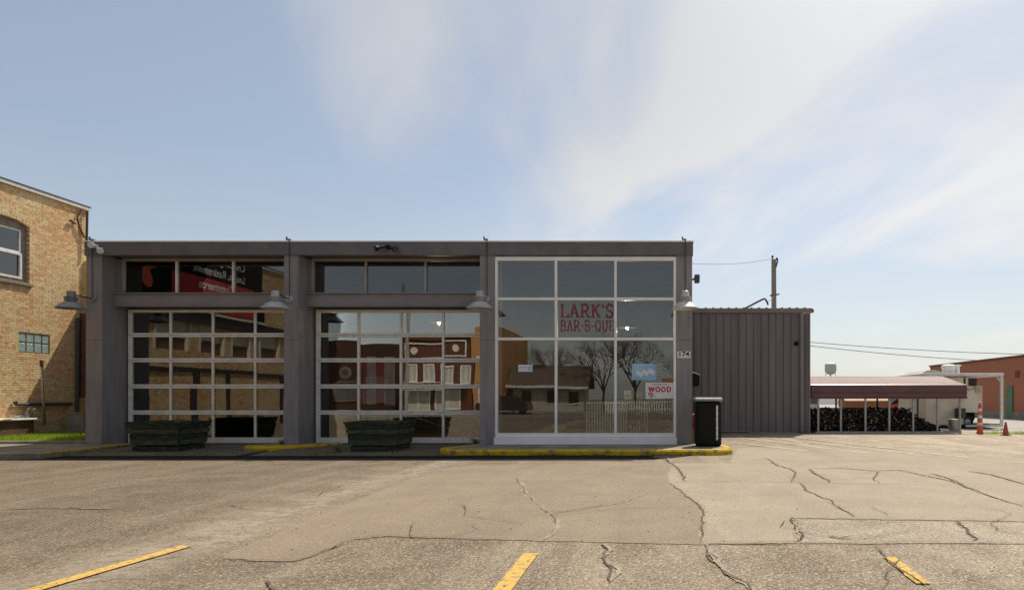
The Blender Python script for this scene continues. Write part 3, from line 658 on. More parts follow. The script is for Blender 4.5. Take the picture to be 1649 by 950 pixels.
# ------------------------------------------------------------------ lettering drawn as strokes with slab serifs
def arcp(cx, cy, rx, ry, a0, a1, n=10): return [(cx+rx*math.cos(R(a0+(a1-a0)*i/n)), cy+ry*math.sin(R(a0+(a1-a0)*i/n))) for i in range(n+1)]
GL = {
 'L': (0.8, [[(.2,0),(.2,1)]], [(.0,.4,1),(.0,.8,0)], [[(.76,.0),(.76,.3)]]),
 'A': (0.95, [[(.12,0),(.47,1)],[(.47,1),(.82,0)]], [(-.03,.3,0),(.62,1.0,0),(.28,.6,1)], [[(.25,.34),(.7,.34)]]),
 'R': (0.95, [[(.2,0),(.2,1)], [(.2,1),(.5,1)]+arcp(.5,.74,.24,.26,90,-90)+[(.2,.48)], [(.45,.48),(.82,0)]], [(0,.4,0),(0,.3,1),(.68,1.0,0)], []),
 'K': (0.95, [[(.2,0),(.2,1)], [(.2,.4),(.76,1)], [(.4,.58),(.82,0)]], [(0,.4,0),(0,.4,1),(.6,.95,1),(.66,1.0,0)], []),
 "'": (0.3, [[(.15,.7),(.15,1)]], [], []),
 'S': (0.75, [arcp(.36,.75,.26,.25,20,270)+arcp(.36,.25,.28,.25,90,-160)], [], [[(.64,.72),(.64,1)],[(.07,.0),(.07,.28)]]),
 'B': (0.9, [[(.2,0),(.2,1)], [(.2,1),(.48,1)]+arcp(.48,.76,.22,.24,90,-90)+[(.2,.52)], [(.48,.52)]+arcp(.5,.26,.26,.26,90,-90)+[(.2,0)]], [(0,.3,0),(0,.3,1)], []),
 '-': (0.5, [[(.08,.48),(.42,.48)]], [], []),
 'Q': (0.95, [arcp(.46,.5,.36,.5,0,360,20), [(.5,.25),(.86,-.12)]], [], []),
 'U': (0.95, [[(.18,1),(.18,.35)]+arcp(.46,.32,.28,.32,180,360)+[(.74,1)]], [(0,.38,1),(.56,.92,1)], []),
 'E': (0.8, [[(.2,0),(.2,1)]], [(0,.72,1),(0,.76,0)], [[(.2,.5),(.56,.5)],[(.7,.74),(.7,1)],[(.74,0),(.74,.26)],[(.52,.38),(.52,.62)]]),
 'W': (1.3, [[(.12,1),(.36,0)],[(.36,0),(.62,.95)],[(.62,.95),(.9,0)],[(.9,0),(1.14,1)]], [(-.04,.3,1),(.48,.76,1),(.96,1.3,1)], []),
 'O': (1.0, [arcp(.48,.5,.36,.48,0,360,20)], [], []),
 'D': (0.95, [[(.2,0),(.2,1)], [(.2,1),(.4,1)]+arcp(.42,.5,.36,.5,90,-90,12)+[(.2,0)]], [(0,.3,0),(0,.3,1)], []),
 '5': (0.75, [[(.62,1),(.2,1),(.16,.56)]+arcp(.34,.32,.28,.32,110,-150,12)], [], []),
 '$': (0.7, [arcp(.34,.74,.24,.22,20,270)+arcp(.34,.28,.26,.24,90,-160), [(.34,-.1),(.34,1.1)]], [], []),
}
def letters(text, x0, z0, w, h, Y, m, parent, thick=0.19, thin=0.10, skip_each=True):
    tot = sum(GL[c][0] if c != ' ' else .5 for c in text) + 0.08*(len(text)-1); sc = w / tot; x = x0
    for c in text:
        if c == ' ': x += .58*sc; continue
        adv, strokes, serifs, thins = GL[c]; g = MB(); lay = 0
        def rib(p, wd):
            nonlocal lay; lay += 1; n = len(p); L_, R_ = [], []
            for i in range(n):
                a_ = Vector(p[max(i-1,0)]); b_ = Vector(p[min(i+1,n-1)]); d = Vector(((b_.x-a_.x)*sc, (b_.y-a_.y)*h))
                nr = Vector((-d.y, d.x)).normalized() * wd * min(h, sc*1.2) / 2; q = Vector((x + p[i][0]*sc, z0 + p[i][1]*h))
                L_.append((q.x+nr.x, Y - lay*0.0004, q.y+nr.y)); R_.append((q.x-nr.x, Y - lay*0.0004, q.y-nr.y))
            g.add(L_+R_, [(i, i+1, n+i+1, n+i) for i in range(n-1)])
        for s_ in strokes: rib(s_, thick)
        for a_, b_, zz in serifs: rib([(a_, .04 if zz == 0 else .96), (b_, .04 if zz == 0 else .96)], thin)
        for s_ in thins: rib(s_, thin)
        obj('letter', g, m, parent); x += (adv + .08)*sc
def text_obj(s, size, loc, rot, m, parent=None, bold=0.0, name='lettering', align='CENTER', depth=0.0, xs=1.0):
    cu = bpy.data.curves.new('txt', 'FONT'); cu.body = s; cu.size = size; cu.align_x = align; cu.align_y = 'CENTER'; cu.offset = bold; cu.extrude = depth; cu.resolution_u = 3
    t = bpy.data.objects.new('txt', cu); COL.objects.link(t)
    dg = bpy.context.evaluated_depsgraph_get(); me = bpy.data.meshes.new_from_object(t.evaluated_get(dg)); me.name = name
    bpy.data.objects.remove(t); me.materials.clear(); me.materials.append(m)
    o = bpy.data.objects.new(name, me); COL.objects.link(o); o.parent = parent
    o.location = Vector(loc) - (root_of(parent).location if parent else Vector((0,0,0))); o.rotation_euler = rot; o.scale = (xs, 1, 1); return o
LT = bpy.data.objects.new('window_lettering', None); COL.objects.link(LT); LT.parent = B; LT.empty_display_size = 0.1; LT['label'] = 'red painted words on the storefront glass'
GY = SY + 0.026
letters("LARK'S", fx(902, GY), fz(511, GY), fx(988, GY)-fx(902, GY), fz(490, GY)-fz(511, GY), GY, M['vinyl_red'], LT, 0.165, 0.09)
letters("BAR-B-QUE", fx(902, GY), fz(533, GY), fx(989, GY)-fx(902, GY), fz(516, GY)-fz(533, GY), GY, M['vinyl_red'], LT, 0.155, 0.09)
# address plate
NP = thing('house_number_plate', 'white number plate reading 174 on the right-hand column', 'number plate', (fx(1101, FY), FY-0.015, fz(571, FY)))
obj('plate', MB().bbox(fx(1090.5, FY), fx(1112, FY), FY-0.018, FY-0.0115, fz(576.5, FY), fz(565.5, FY), 0.002), M['white_paint'], NP)
text_obj('174', 0.165, (fx(1101, FY), FY-0.0185, fz(570.3, FY)), (R(90),0,0), M['black'], NP, 0.004, 'digits', xs=1.15)
# ------------------------------------------------------------------ things fixed to the building
def barn_lamp(px, label, mat):
    X = fx(px, FY); t = thing('barn_lamp', label, 'lamp', (X, FY, 3.44), 'barn lamps on the columns'); Y = FY - 0.64
    obj('mount', MB().lathe((X, FY, 3.77), [(0,-0.045),(0.06,-0.045),(0.09,-0.03),(0.095,-0.002)], 18, 'Y'), mat, t, True)
    obj('arm', MB().path([(X, FY-0.04, 3.77),(X, FY-0.3, 3.785),(X, FY-0.5, 3.78),(X, Y+0.06, 3.76)], 0.017, 8), M['dark_grey'] if mat is not M['lamp_pale'] else mat, t)
    obj('shade', MB().lathe((X, Y, 0), [(0.11,3.615),(0.15,3.60),(0.22,3.545),(0.29,3.475),(0.318,3.462),(0.32,3.438),(0.312,3.438),(0.305,3.458),(0.2,3.53),(0.10,3.585)], 32), mat, t, True)
    nk = obj('neck', MB().lathe((X, Y, 0), [(0,3.87),(0.07,3.87),(0.088,3.855),(0.094,3.74),(0.10,3.61),(0.0,3.60)], 24), mat, t, True)
    for z in (3.645, 3.68, 3.715): obj('cooling_fin', MB().lathe((X, Y, 0), [(0.09,z-0.006),(0.15,z-0.006),(0.15,z+0.006),(0.09,z+0.006)], 24), mat, nk)
    obj('conduit', MB().path([(X+0.03, FY-0.055, 3.80),(X+0.03, FY-0.062, ZT+0.05),(X+0.02, FY+0.05, ZT+0.08)], 0.013, 8), M['dark_grey'], t)
    obj('bracket', MB().box(X-0.05, X+0.055, FY-0.08, FY-0.02, ZT+0.045, ZT+0.075).tube((X-0.03,FY-0.05,ZT+0.05),(X-0.045,FY-0.05,ZT+0.13),0.02), M['dark_grey'], t)
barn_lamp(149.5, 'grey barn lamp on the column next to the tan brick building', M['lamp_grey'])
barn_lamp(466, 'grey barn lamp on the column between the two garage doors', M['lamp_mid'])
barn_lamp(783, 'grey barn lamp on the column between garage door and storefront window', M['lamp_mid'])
barn_lamp(1101.5, 'pale barn lamp above the number plate, lit by the sun', M['lamp_pale'])  # enamel paler than the other lamps, putting its sunlight into the colour
def spots(px, py, label, mat, dirs):
    c = at(px, py, FY-0.07); t = thing('floodlight', label, 'floodlight', c)
    obj('base', MB().lathe(c, [(0,-0.05),(0.05,-0.05),(0.06,-0.02),(0.06,0.02)], 16, 'Y'), mat, t, True)
    for dx, dz in dirs:
        e = c + Vector((dx, -0.13, dz)); ax = (Vector((dx*1.4, -0.16, dz-0.05))).normalized()
        h = obj('lamp_head', MB().tube(c+Vector((dx*.3,-0.05,dz*.3)), e, 0.02, 0.03, 10).tube(e, e+ax*0.09, 0.035, 0.075, 16).tube(e+ax*0.09, e+ax*0.12, 0.075, 0.075, 16), mat, t)
        obj('lens', MB().tube(e+ax*0.121, e+ax*0.126, 0.066, 0.066, 16), M['pale_print'] if mat is not M['black'] else M['dark_grey'], h)
spots(155, 397, 'pale twin floodlight on the fascia beside the tan brick building', M['lamp_pale'], [(0.03,0.01),(0.17,-0.10)])
spots(625, 398, 'black twin floodlight on the fascia above the second garage door', M['black'], [(-0.16,-0.04),(0.16,-0.05)])
c = at(1122, 449, 17.5); t = thing('wall_pack_light', 'small grey box light sticking out from the building side', 'light', (XR, 17.5, c.z))
obj('housing', MB().bbox(c.x-0.06, c.x+0.07, 17.38, 17.62, c.z-0.1, c.z+0.1, 0.015), M['dark_grey'], t)
obj('arm', MB().tube((XR-0.01,17.5,c.z-0.03),(c.x-0.05,17.5,c.z),0.025), M['dark_grey'], t)
t = thing('side_awning', 'narrow dark awning over the side door behind the right-hand column', 'awning', (XR, 20, 2.0))
obj('canopy', MB().prism([(XR+0.003,2.05),(XR+0.34,1.93),(XR+0.34,1.62),(XR+0.003,1.62)], 'Y', 19.5, 21.0), M['black'], t)
obj('edge_trim', MB().prism([(XR+0.003,2.08),(XR+0.36,1.95),(XR+0.36,1.932),(XR+0.003,2.052)], 'Y', 19.48, 21.02), M['white_paint'], t)
# signs behind the glass
def sign(name, label, cat, p0, p1, Y, m):
    x0, x1, z0, z1 = fx(p0[0], Y), fx(p1[0], Y), fz(p1[1], Y), fz(p0[1], Y)
    t = thing(name, label, cat, ((x0+x1)/2, Y, z0)); obj('panel', MB().bbox(x0, x1, Y, Y+0.01, z0, z1, 0.003), m, t); return t, x0, x1, z0, z1
WY = SY - 0.012
t, x0, x1, z0, z1 = sign('wood_price_sign', 'white sign with red slab lettering offering wood, on the storefront glass', 'sign', (1039.5, 616), (1085.5, 642), WY, M['white_paint'])
letters('WOOD', x0+0.07, z0+0.18, 0.58, 0.115, WY-0.002, M['red'], t, 0.3, 0.16)
letters('$', x0+0.06, z0+0.09, 0.05, 0.06, WY-0.002, M['red'], t, 0.2, 0.1); letters('5', x0+0.105, z0+0.045, 0.09, 0.11, WY-0.002, M['red'], t, 0.25, 0.1)
text_obj("LARK'S BAR-B-QUE", 0.048, ((x0+x1)/2, WY-0.002, z1-0.05), (R(90),0,0), M['red'], t, 0.001)
t, x0, x1, z0, z1 = sign('card_poster', 'blue poster with three pale tilted cards inside the storefront glass', 'poster', (1017.5, 585.5), (1057.5, 612), WY, M['blue_print'])
for k in range(3):
    cx_, cz_ = x0+0.19+k*0.15, (z0+z1)/2 - 0.05 + k*0.03; a_ = R(-38); u = Vector((math.cos(a_),0,math.sin(a_))); w = Vector((-math.sin(a_),0,math.cos(a_)))
    c = Vector((cx_, WY-0.002, cz_)); u *= 0.045*2.0; w *= 0.055
    obj('printed_card', MB().quad(c-u-w, c+u-w, c+u+w, c-u+w), M['pale_print'], t)
t, x0, x1, z0, z1 = sign('small_notice', 'small pale blue notice stuck on the storefront glass', 'notice', (834.5, 587), (857.5, 598.5), WY, M['pale_print'])
obj('print_line', MB().box(x0+0.03, x0+0.22, WY-0.002, WY-0.001, z0+0.10, z0+0.125), M['blue_print'], t)
obj('print_block', MB().box(x1-0.11, x1-0.03, WY-0.002, WY-0.001, z0+0.04, z0+0.14), M['blue_print'], t)
t, x0, x1, z0, z1 = sign('menu_card', 'small cream card with an orange spot propped inside the storefront glass', 'card', (1005, 628.5), (1016.5, 643), SY+0.2, M['cream'])
obj('orange_spot', MB().lathe(((x0+x1)/2, SY+0.198, (z0+z1)/2-0.02), [(0,0),(0.05,0)], 16, 'Y'), M['dull_orange'], t)
t, x0, x1, z0, z1 = sign('picture_frame', 'small dark framed picture standing inside the storefront glass', 'picture', (1023, 629), (1036, 642), SY+0.2, M['dark_wood'])
obj('print', MB().box(x0+0.03, x1-0.03, SY+0.197, SY+0.199, z0+0.03, z1-0.03), M['stone_sill'], t)

# ------------------------------------------------------------------ inside the restaurant
t = thing('picket_rail', 'white picket rail inside the storefront', 'railing', (fx(1000, 19.2), 19.2, 0.095))
xa, xb = fx(945, 19.2), fx(1042, 19.2)
for k in range(24):
    x = xa + (xb-xa)*k/23; obj('picket', MB().box(x-0.017, x+0.017, 19.19, 19.22, 0.1, 1.12), M['white_paint'], t)
obj('top_rail', MB().box(xa-0.03, xb+0.03, 19.17, 19.24, 1.121, 1.17), M['white_paint'], t)
def chair(X, Y, label, rz=0, g=None):
    t = thing('chair', label, 'chair', (X, Y, 0.095), g)
    m = M['dark_wood']
    obj('seat', MB().bbox(X-0.21, X+0.21, Y-0.21, Y+0.2, 0.54, 0.58, 0.01), m, t)
    for a_ in (-1, 1):
        obj('leg', MB().tube((X+a_*0.19, Y-0.19, 0.095), (X+a_*0.18, Y-0.18, 0.545), 0.02, 0.024), m, t)
        obj('leg', MB().path([(X+a_*0.19, Y+0.2, 0.095),(X+a_*0.18, Y+0.18, 0.56),(X+a_*0.19, Y+0.25, 1.18)], 0.023), m, t)
    for z in (0.78, 0.94, 1.13): obj('back_slat', MB().bbox(X-0.18, X+0.18, Y+0.2+(z-0.6)*0.08, Y+0.225+(z-0.6)*0.08, z-0.04, z+0.04, 0.006), m, t)
    for k in range(5): obj('spindle', MB().tube((X-0.13+k*0.065, Y+0.2, 0.58),(X-0.13+k*0.065, Y+0.245, 1.12),0.010,0.010,6), m, t)
    t.rotation_euler.z = rz
    return t
chair(fx(1024, 18.4), 18.4, 'black slatted wooden chair in front of the white picket rail', R(180))
def table(X, Y, label):
    t = thing('dining_table', label, 'table', (X, Y, 0.095), 'tables inside the restaurant')
    obj('tabletop', MB().bbox(X-0.6, X+0.6, Y-0.4, Y+0.4, 0.82, 0.86, 0.008), M['wood'], t)
    obj('pedestal', MB().lathe((X, Y, 0), [(0.26,0.095),(0.26,0.11),(0.05,0.14),(0.04,0.8),(0.2,0.818)], 16), M['dark_grey'], t, True)
for X, Y, l in ((-12.3,20.0,'brown pedestal table inside the garage door beside the tan brick building'), (-10.4,21.5,'brown pedestal table deeper inside the bay next to the tan brick building'), (-7.6,20.4,'brown pedestal table below the striped banner'), (-5.6,21.6,'brown pedestal table inside the bay beside the storefront')): table(X, Y, l)
for X, Y, l in ((-12.3,19.3,'dark wooden chair at the front table inside the bay by the brick building'), (-10.4,20.8,'dark wooden chair at the rear table inside the bay by the brick building'), (-7.6,19.75,'dark wooden chair at the table below the striped banner'), (-5.6,20.9,'dark wooden chair at the table inside the bay beside the storefront')): chair(X, Y, l, R(180))
def pendant(X, Y, Z, label):
    t = thing('pendant_lamp', label, 'lamp', (X, Y, Z), 'pendant lamps inside the restaurant')
    obj('shade', MB().lathe((X, Y, Z), [(0.05,0.30),(0.09,0.28),(0.10,0.12),(0.30,0.02),(0.30,0.0),(0.29,0.0),(0.09,0.10)], 24), M['black'], t, True)
    obj('cord', MB().tube((X,Y,Z+0.3),(X,Y,4.859),0.008), M['black'], t)
    obj('bulb', MB().lathe((X, Y, Z), [(0,-0.05),(0.035,-0.03),(0.045,0.01),(0.03,0.06),(0,0.08)], 12), M['bulb'], t, True)
    d = bpy.data.lights.new('pendant_light', 'POINT'); d.energy = 55; d.color = (1, 0.78, 0.52); d.shadow_soft_size = 0.05
    o = bpy.data.objects.new('pendant_light', d); COL.objects.link(o); o.parent = t; o.location = (0,0,-0.09)
M['bulb'] = emit('lit_bulb', (1.0,0.86,0.6), 14)
pendant(fx(541, 19.8), 19.8, fz(521, 19.8), 'black pendant lamp with a lit bulb behind the second garage door')
pendant(fx(330, 21.5), 21.5, fz(530, 21.5), 'black pendant lamp inside the bay beside the tan brick building')
pendant(fx(808, 18.9), 18.9, fz(513, 18.9), 'black pendant lamp inside the storefront next to the column')
pendant(fx(707, 23.0), 23.0, fz(520, 23.0), 'small lit pendant lamp deep inside the second bay')
pendant(fx(1010, 21.0), 21.0, fz(528, 21.0), 'black pendant lamp inside the storefront above the picket rail')
# flags hung inside
yb = 18.22
t = thing('black_flag', 'black flag with a white round emblem hung inside the second bay', 'flag', (fx(553, yb), yb, fz(624, yb)))
obj('cloth', MB().box(fx(534, yb), fx(577, yb), yb, yb+0.012, fz(626, yb), fz(580, yb)), M['black'], t)
obj('emblem', MB().lathe((fx(556, yb), yb-0.004, fz(600, yb)), [(0,0),(0.17,0)], 24, 'Y'), M['pale_print'], t)
obj('emblem_mark', MB().lathe((fx(556, yb), yb-0.008, fz(599, yb)), [(0,0),(0.05,0),(0.09,0)], 7, 'Y'), M['stone_sill'], t)
t = thing('striped_banner', 'red and white vertically striped banner hung inside the second bay', 'banner', (fx(608, yb), yb, fz(655, yb)))
stx = [579, 590, 605, 619, 636]
for k in range(4):
    m = MB(); x0, x1 = fx(stx[k], yb), fx(stx[k+1], yb)
    for q in range(6):
        a_, b_ = x0+(x1-x0)*q/6, x0+(x1-x0)*(q+1)/6
        ya, yc = yb+0.03*math.sin(a_*22), yb+0.03*math.sin(b_*22)
        m.add([(a_,ya,fz(652,yb)),(b_,yc,fz(652,yb)),(b_,yc,fz(574,yb)),(a_,ya,fz(574,yb)),(a_,ya+.01,fz(652,yb)),(b_,yc+.01,fz(652,yb)),(b_,yc+.01,fz(574,yb)),(a_,ya+.01,fz(574,yb))],[(0,1,2,3),(7,6,5,4)])
    obj('stripe', m, M['red'] if k % 2 == 0 else M['pale_print'], t)
t = thing('paper_flyer', 'crumpled white paper flyer behind the first garage door', 'paper', at(302, 640, DY+0.1))
p = [(290,636),(303,620),(300,612),(308,612),(309,622),(314,636),(305,637),(299,646)]
obj('sheet', MB().prism([(fx(x, DY+0.1), fz(y, DY+0.1)) for x, y in p], 'Y', DY+0.09, DY+0.097), M['pale_print'], t)
def leaf_plant(X, Y, z, n, label, mat, size=0.3):
    t = thing('potted_plant', label, 'plant', (X, Y, z))
    obj('pot', MB().lathe((X, Y, z), [(0,0),(0.11,0.0),(0.14,0.2),(0.12,0.2),(0,0.19)], 16), M['dark_grey'], t)
    m = MB()
    for k in range(n):
        a_ = random.uniform(0, 6.28); l = random.uniform(.6, 1)*size; d = Vector((math.cos(a_), math.sin(a_), 0)); s = Vector((-d.y, d.x, 0))*0.035
        c = Vector((X, Y, z+0.2)); p1 = c + d*l*.5 + Vector((0,0,l*.7)); p2 = c + d*l + Vector((0,0,l*random.uniform(.1,.6)))
        m.add([c, p1-s, p1+s, p2], [(0,1,2),(1,3,2)])
    obj('leaves', m, mat, t)
leaf_plant(fx(897, 18.2), 18.2, 0.095, 46, 'yellow green leafy plant on the floor inside the storefront', M['plant'], 0.42)

# ------------------------------------------------------------------ planters, bin, post
def planter(px0, label):
    X0 = fx(px0, 15.9); Y0 = 15.88; W = 1.26; Dp = 1.16; zb = 0.035; H = 0.66
    t = thing('planter_box', label, 'planter', (X0+W/2, Y0+Dp/2, zb), 'tapered timber planters')
    n = 5; tp = 0.11
    def ins(z): return tp * (1 - (z / H))
    for k in range(n):
        za, zc = H*k/n + 0.012, H*(k+1)/n - 0.016; pr = 0.022 if k % 2 else 0.0; pr += random.uniform(0, .008)
        ia, ic = ins(za), ins(zc)
        for side in range(4):
            if side in (0, 2):
                sg = 1 if side == 0 else -1; yy = Y0 if side == 0 else Y0+Dp
                V = [(X0+ia, yy+sg*(ia-pr), zb+za),(X0+W-ia, yy+sg*(ia-pr), zb+za),(X0+W-ic, yy+sg*(ic-pr), zb+zc),(X0+ic, yy+sg*(ic-pr), zb+zc)]
                V += [(x, y+sg*0.03, z) for x, y, z in V]
            else:
                sg = 1 if side == 1 else -1; xx = X0 if side == 1 else X0+W
                V = [(xx+sg*(ia-pr), Y0+ia+.032, zb+za),(xx+sg*(ia-pr), Y0+Dp-ia-.032, zb+za),(xx+sg*(ic-pr), Y0+Dp-ic-.032, zb+zc),(xx+sg*(ic-pr), Y0+ic+.032, zb+zc)]
                V += [(x+sg*0.03, y, z) for x, y, z in V]
            V = [(x+random.uniform(-.006,.006), y+random.uniform(-.006,.006), z+random.uniform(-.008,.008)) for x, y, z in V]
            obj('slat', MB().add(V, [(0,1,2,3),(7,6,5,4),(0,4,5,1),(1,5,6,2),(2,6,7,3),(3,7,4,0)]), M['green_wood_pale' if k % 2 else 'green_wood'], t)
    for sx_ in (0, 1):
        for sy_ in (0, 1):
            cx_ = X0 + (0.05 if sx_ == 0 else W-0.05); cy_ = Y0 + (0.05 if sy_ == 0 else Dp-0.05); ox = tp*(1 if sx_ == 0 else -1); oy = tp*(1 if sy_ == 0 else -1)
            obj('corner_post', MB().tube((cx_+ox+(0.03 if sx_ == 0 else -0.03), cy_+oy+(0.03 if sy_ == 0 else -0.03), zb), (cx_+(0.01 if sx_ == 0 else -0.01), cy_+(0.01 if sy_ == 0 else -0.01), zb+H-0.01), 0.045, 0.045, 4), M['green_wood'], t)
    rim = MB()
    for a_ in ((X0-0.02,X0+W+0.02,Y0-0.02,Y0+0.04),(X0-0.02,X0+W+0.02,Y0+Dp-0.04,Y0+Dp+0.02)): rim.box(*a_, zb+H-0.008, zb+H+0.03)
    for a_ in ((X0-0.02,X0+0.04,Y0+0.041,Y0+Dp-0.041),(X0+W-0.04,X0+W+0.02,Y0+0.041,Y0+Dp-0.041)): rim.box(*a_, zb+H-0.008, zb+H+0.03)
    obj('rim', rim, M['green_wood'], t)
    obj('soil', MB().box(X0+0.06, X0+W-0.06, Y0+0.06, Y0+Dp-0.06, zb+0.2, zb+H-0.09), M['soil'], t)
    m = MB()
    for k in range(90):
        c = Vector((X0+W*random.uniform(.15,.9), Y0+Dp*random.uniform(.2,.9), zb+H-0.09)); a_ = random.uniform(0,6.28); d = Vector((math.cos(a_), math.sin(a_), 0))*random.uniform(.03,.12)
        h = random.uniform(.08,.26); s = Vector((-d.y, d.x, 0)).normalized()*0.016
        m.add([c-s, c+s, c+d+Vector((0,0,h))], [(0,1,2)])
    o = obj('weeds', m, M['weed'], t); o['kind'] = 'stuff'
planter(202.5, 'dark green slatted planter in front of the garage door by the brick building')
planter(555, 'dark green slatted planter in front of the garage door beside the storefront')
t = thing('litter_bin', 'tall black litter bin with a grey lid and white side strip on the kerb', 'bin', (fx(1141, 16.5), 16.5, 0.12))
yb0 = 16.28; x0, x1 = fx(1120, yb0), fx(1162, yb0)
obj('body', MB().bbox(x0, x1, yb0, yb0+0.55, 0.125, 1.20, 0.05), M['black'], t, True)
obj('base', MB().box(x0+0.03, x1-0.03, yb0+0.03, yb0+0.52, 0.118, 0.13), M['black'], t)
obj('front_panel', MB().bbox(x0+0.06, x1-0.17, yb0-0.012, yb0+0.03, 0.2, 1.12, 0.01), M['black'], t)
obj('lid', MB().bbox(x0-0.025, x1+0.03, yb0-0.03, yb0+0.58, 1.202, 1.295, 0.035), M['galv'], t, True)
obj('side_strip', MB().box(x1-0.13, x1-0.085, yb0-0.006, yb0-0.001, 0.28, 1.1), M['pale_print'], t)  # lettered white strip; the bin's sunlit edge highlight is put into it
for k, z in enumerate((0.36,0.5,0.62,0.7,0.83,0.97)):
    obj('strip_mark', MB().box(x1-0.125, x1-0.09, yb0-0.008, yb0-0.007, z, z+0.025), M['alu_dull'], t)
t = thing('bollard_post', 'yellow post with a red cap squeezed between the column and litter bin', 'post', (fx(1119, 17.6), 17.6, 0.12))
obj('post', MB().lathe((fx(1118.5, 17.6), 17.6, 0), [(0.075,0.118),(0.075,0.5),(0.0,0.505)], 16), M['yellow_kerb'], t)
obj('cap', MB().lathe((fx(1118.5, 17.6), 17.6, 0), [(0.06,0.506),(0.085,0.52),(0.10,0.58),(0.10,0.78),(0.07,0.86),(0.0,0.89)], 16), M['red'], t, True)

# ------------------------------------------------------------------ tan brick building on the left
XW = -18.0
def wy(px): return -XW * F / (CX - px)
def wz(px, py): return EYE + (CY - py) * wy(px) / F
BT = wz(70, 311)
K = thing('brick_building', 'tall weathered tan brick building with white roof edge beside the restaurant', 'building', (XW, 21.5, 0.0))
YE = wy(140.5)
holes = [(18.30, wy(47.5), wz(25, 453), wz(25, 352)), (wy(30), wy(80.5), wz(55, 568.5), wz(55, 536.5))]
rw = []    # shuttered windows that only show as reflections
for k, (a_, b_) in enumerate(((9.3,11.3),(7.1,8.8),(5.2,6.7),(2.9,4.6))): rw.append((a_, b_, 3.04, 4.18))
def wall_skin(y0, y1, z0, z1, hs, X, dep):
    m = MB(); ys = sorted({y0, y1} | {h[0] for h in hs} | {h[1] for h in hs}); zs = sorted({z0, z1} | {h[2] for h in hs} | {h[3] for h in hs})
    for a_, b_ in zip(ys, ys[1:]):
        for c_, d_ in zip(zs, zs[1:]):
            if any(h[0] <= a_ and b_ <= h[1] and h[2] <= c_ and d_ <= h[3] for h in hs): continue
            m.quad((X,a_,c_),(X,b_,c_),(X,b_,d_),(X,a_,d_))
    for h in hs:
        a_, b_, c_, d_ = h; q = X - dep
        m.quad((X,a_,c_),(q,a_,c_),(q,b_,c_),(X,b_,c_)); m.quad((X,a_,d_),(X,b_,d_),(q,b_,d_),(q,a_,d_))
        m.quad((X,a_,c_),(X,a_,d_),(q,a_,d_),(q,a_,c_)); m.quad((X,b_,c_),(q,b_,c_),(q,b_,d_),(X,b_,d_))
    return m
obj('wall', wall_skin(0, YE, -0.05, BT-0.1, holes + rw, XW, 0.24).quad((XW,YE,-.05),(-34,YE,-.05),(-34,YE,BT-.1),(XW,YE,BT-.1)).quad((XW,0,-.05),(-34,0,-.05),(-34,0,BT-.1),(XW,0,BT-.1)), M['brick_tan'], K)
obj('roof', MB().box(-34, XW-0.02, 0.02, YE-0.02, BT-0.3, BT-0.14), M['dark_grey'], K)
obj('inner_dark', MB().box(XW-0.6, XW-0.25, 0.1, YE-0.1, 0, BT-0.35), M['dark_room'], K)
obj('coping', MB().bbox(XW-0.3, XW+0.07, -0.05, YE+0.05, BT-0.10, BT, 0.01), M['white_paint'], K)
obj('coping_edge', MB().box(XW-0.3, XW+0.085, -0.05, YE+0.06, BT+0.001, BT+0.03), M['dark_grey'], K)
obj('rear_wing', MB().box(-18.0, -14.6, 21.95, 27.0, 0.0, 4.98), M['brick_tan'], K)  # unseen; placed from the slanting shadow its roof edge casts on the wall
# arched sash window
h = holes[0]; zr = 0.16; yc = (h[0]+h[1])/2; hw = (h[1]-h[0])/2
W = bpy.data.objects.new('window', None); COL.objects.link(W); W.parent = K; W.empty_display_size = 0.1
def arch_z(y): return h[3] - zr * ((y-yc)/hw)**2
m = MB(); n = 14
for k in range(n):
    a_, b_ = h[0]+(h[1]-h[0])*k/n, h[0]+(h[1]-h[0])*(k+1)/n
    m.quad((XW+0.001,a_,arch_z(a_)),(XW+0.001,b_,arch_z(b_)),(XW+0.001,b_,h[3]),(XW+0.001,a_,h[3])); m.quad((XW+0.001,a_,arch_z(a_)),(XW-0.2,a_,arch_z(a_)),(XW-0.2,b_,arch_z(b_)),(XW+0.001,b_,arch_z(b_)))
obj('arch_infill', m, M['brick_tan'], W)
for k in range(17):
    y = h[0]-0.03+(2*hw+0.06)*(k+.5)/17; z = arch_z(y)+0.012; sl = -2*zr*(y-yc)/hw**2; a_ = math.atan(sl)
    if k == 0: vm = MB().box(0,0.008,-0.038,0.038,0,0.11).mesh('arch_brick', M['brick_tan'])
    place(vm, 'arch_brick', W, (XW+0.0015, y, z), (a_, 0, 0))
obj('window_sill', MB().bbox(XW-0.2, XW+0.06, h[0]-0.06, h[1]+0.08, h[2]-0.09, h[2]+0.002, 0.01), M['stone_sill'], W)
Xf = XW - 0.15; fw = 0.07
obj('frame', MB().box(Xf, Xf+0.06, h[0], h[1], h[2]+0.003, h[2]+0.10).box(Xf, Xf+0.06, h[1]-0.16, h[1], h[2]+0.101, h[3]).box(Xf, Xf+0.06, h[0], h[0]+0.07, h[2]+0.101, h[3]).box(Xf, Xf+0.06, h[0]+0.071, h[1]-0.161, h[3]-0.26, h[3]), M['stone_sill'], W)
zm = (h[2]+h[3])/2 - 0.06
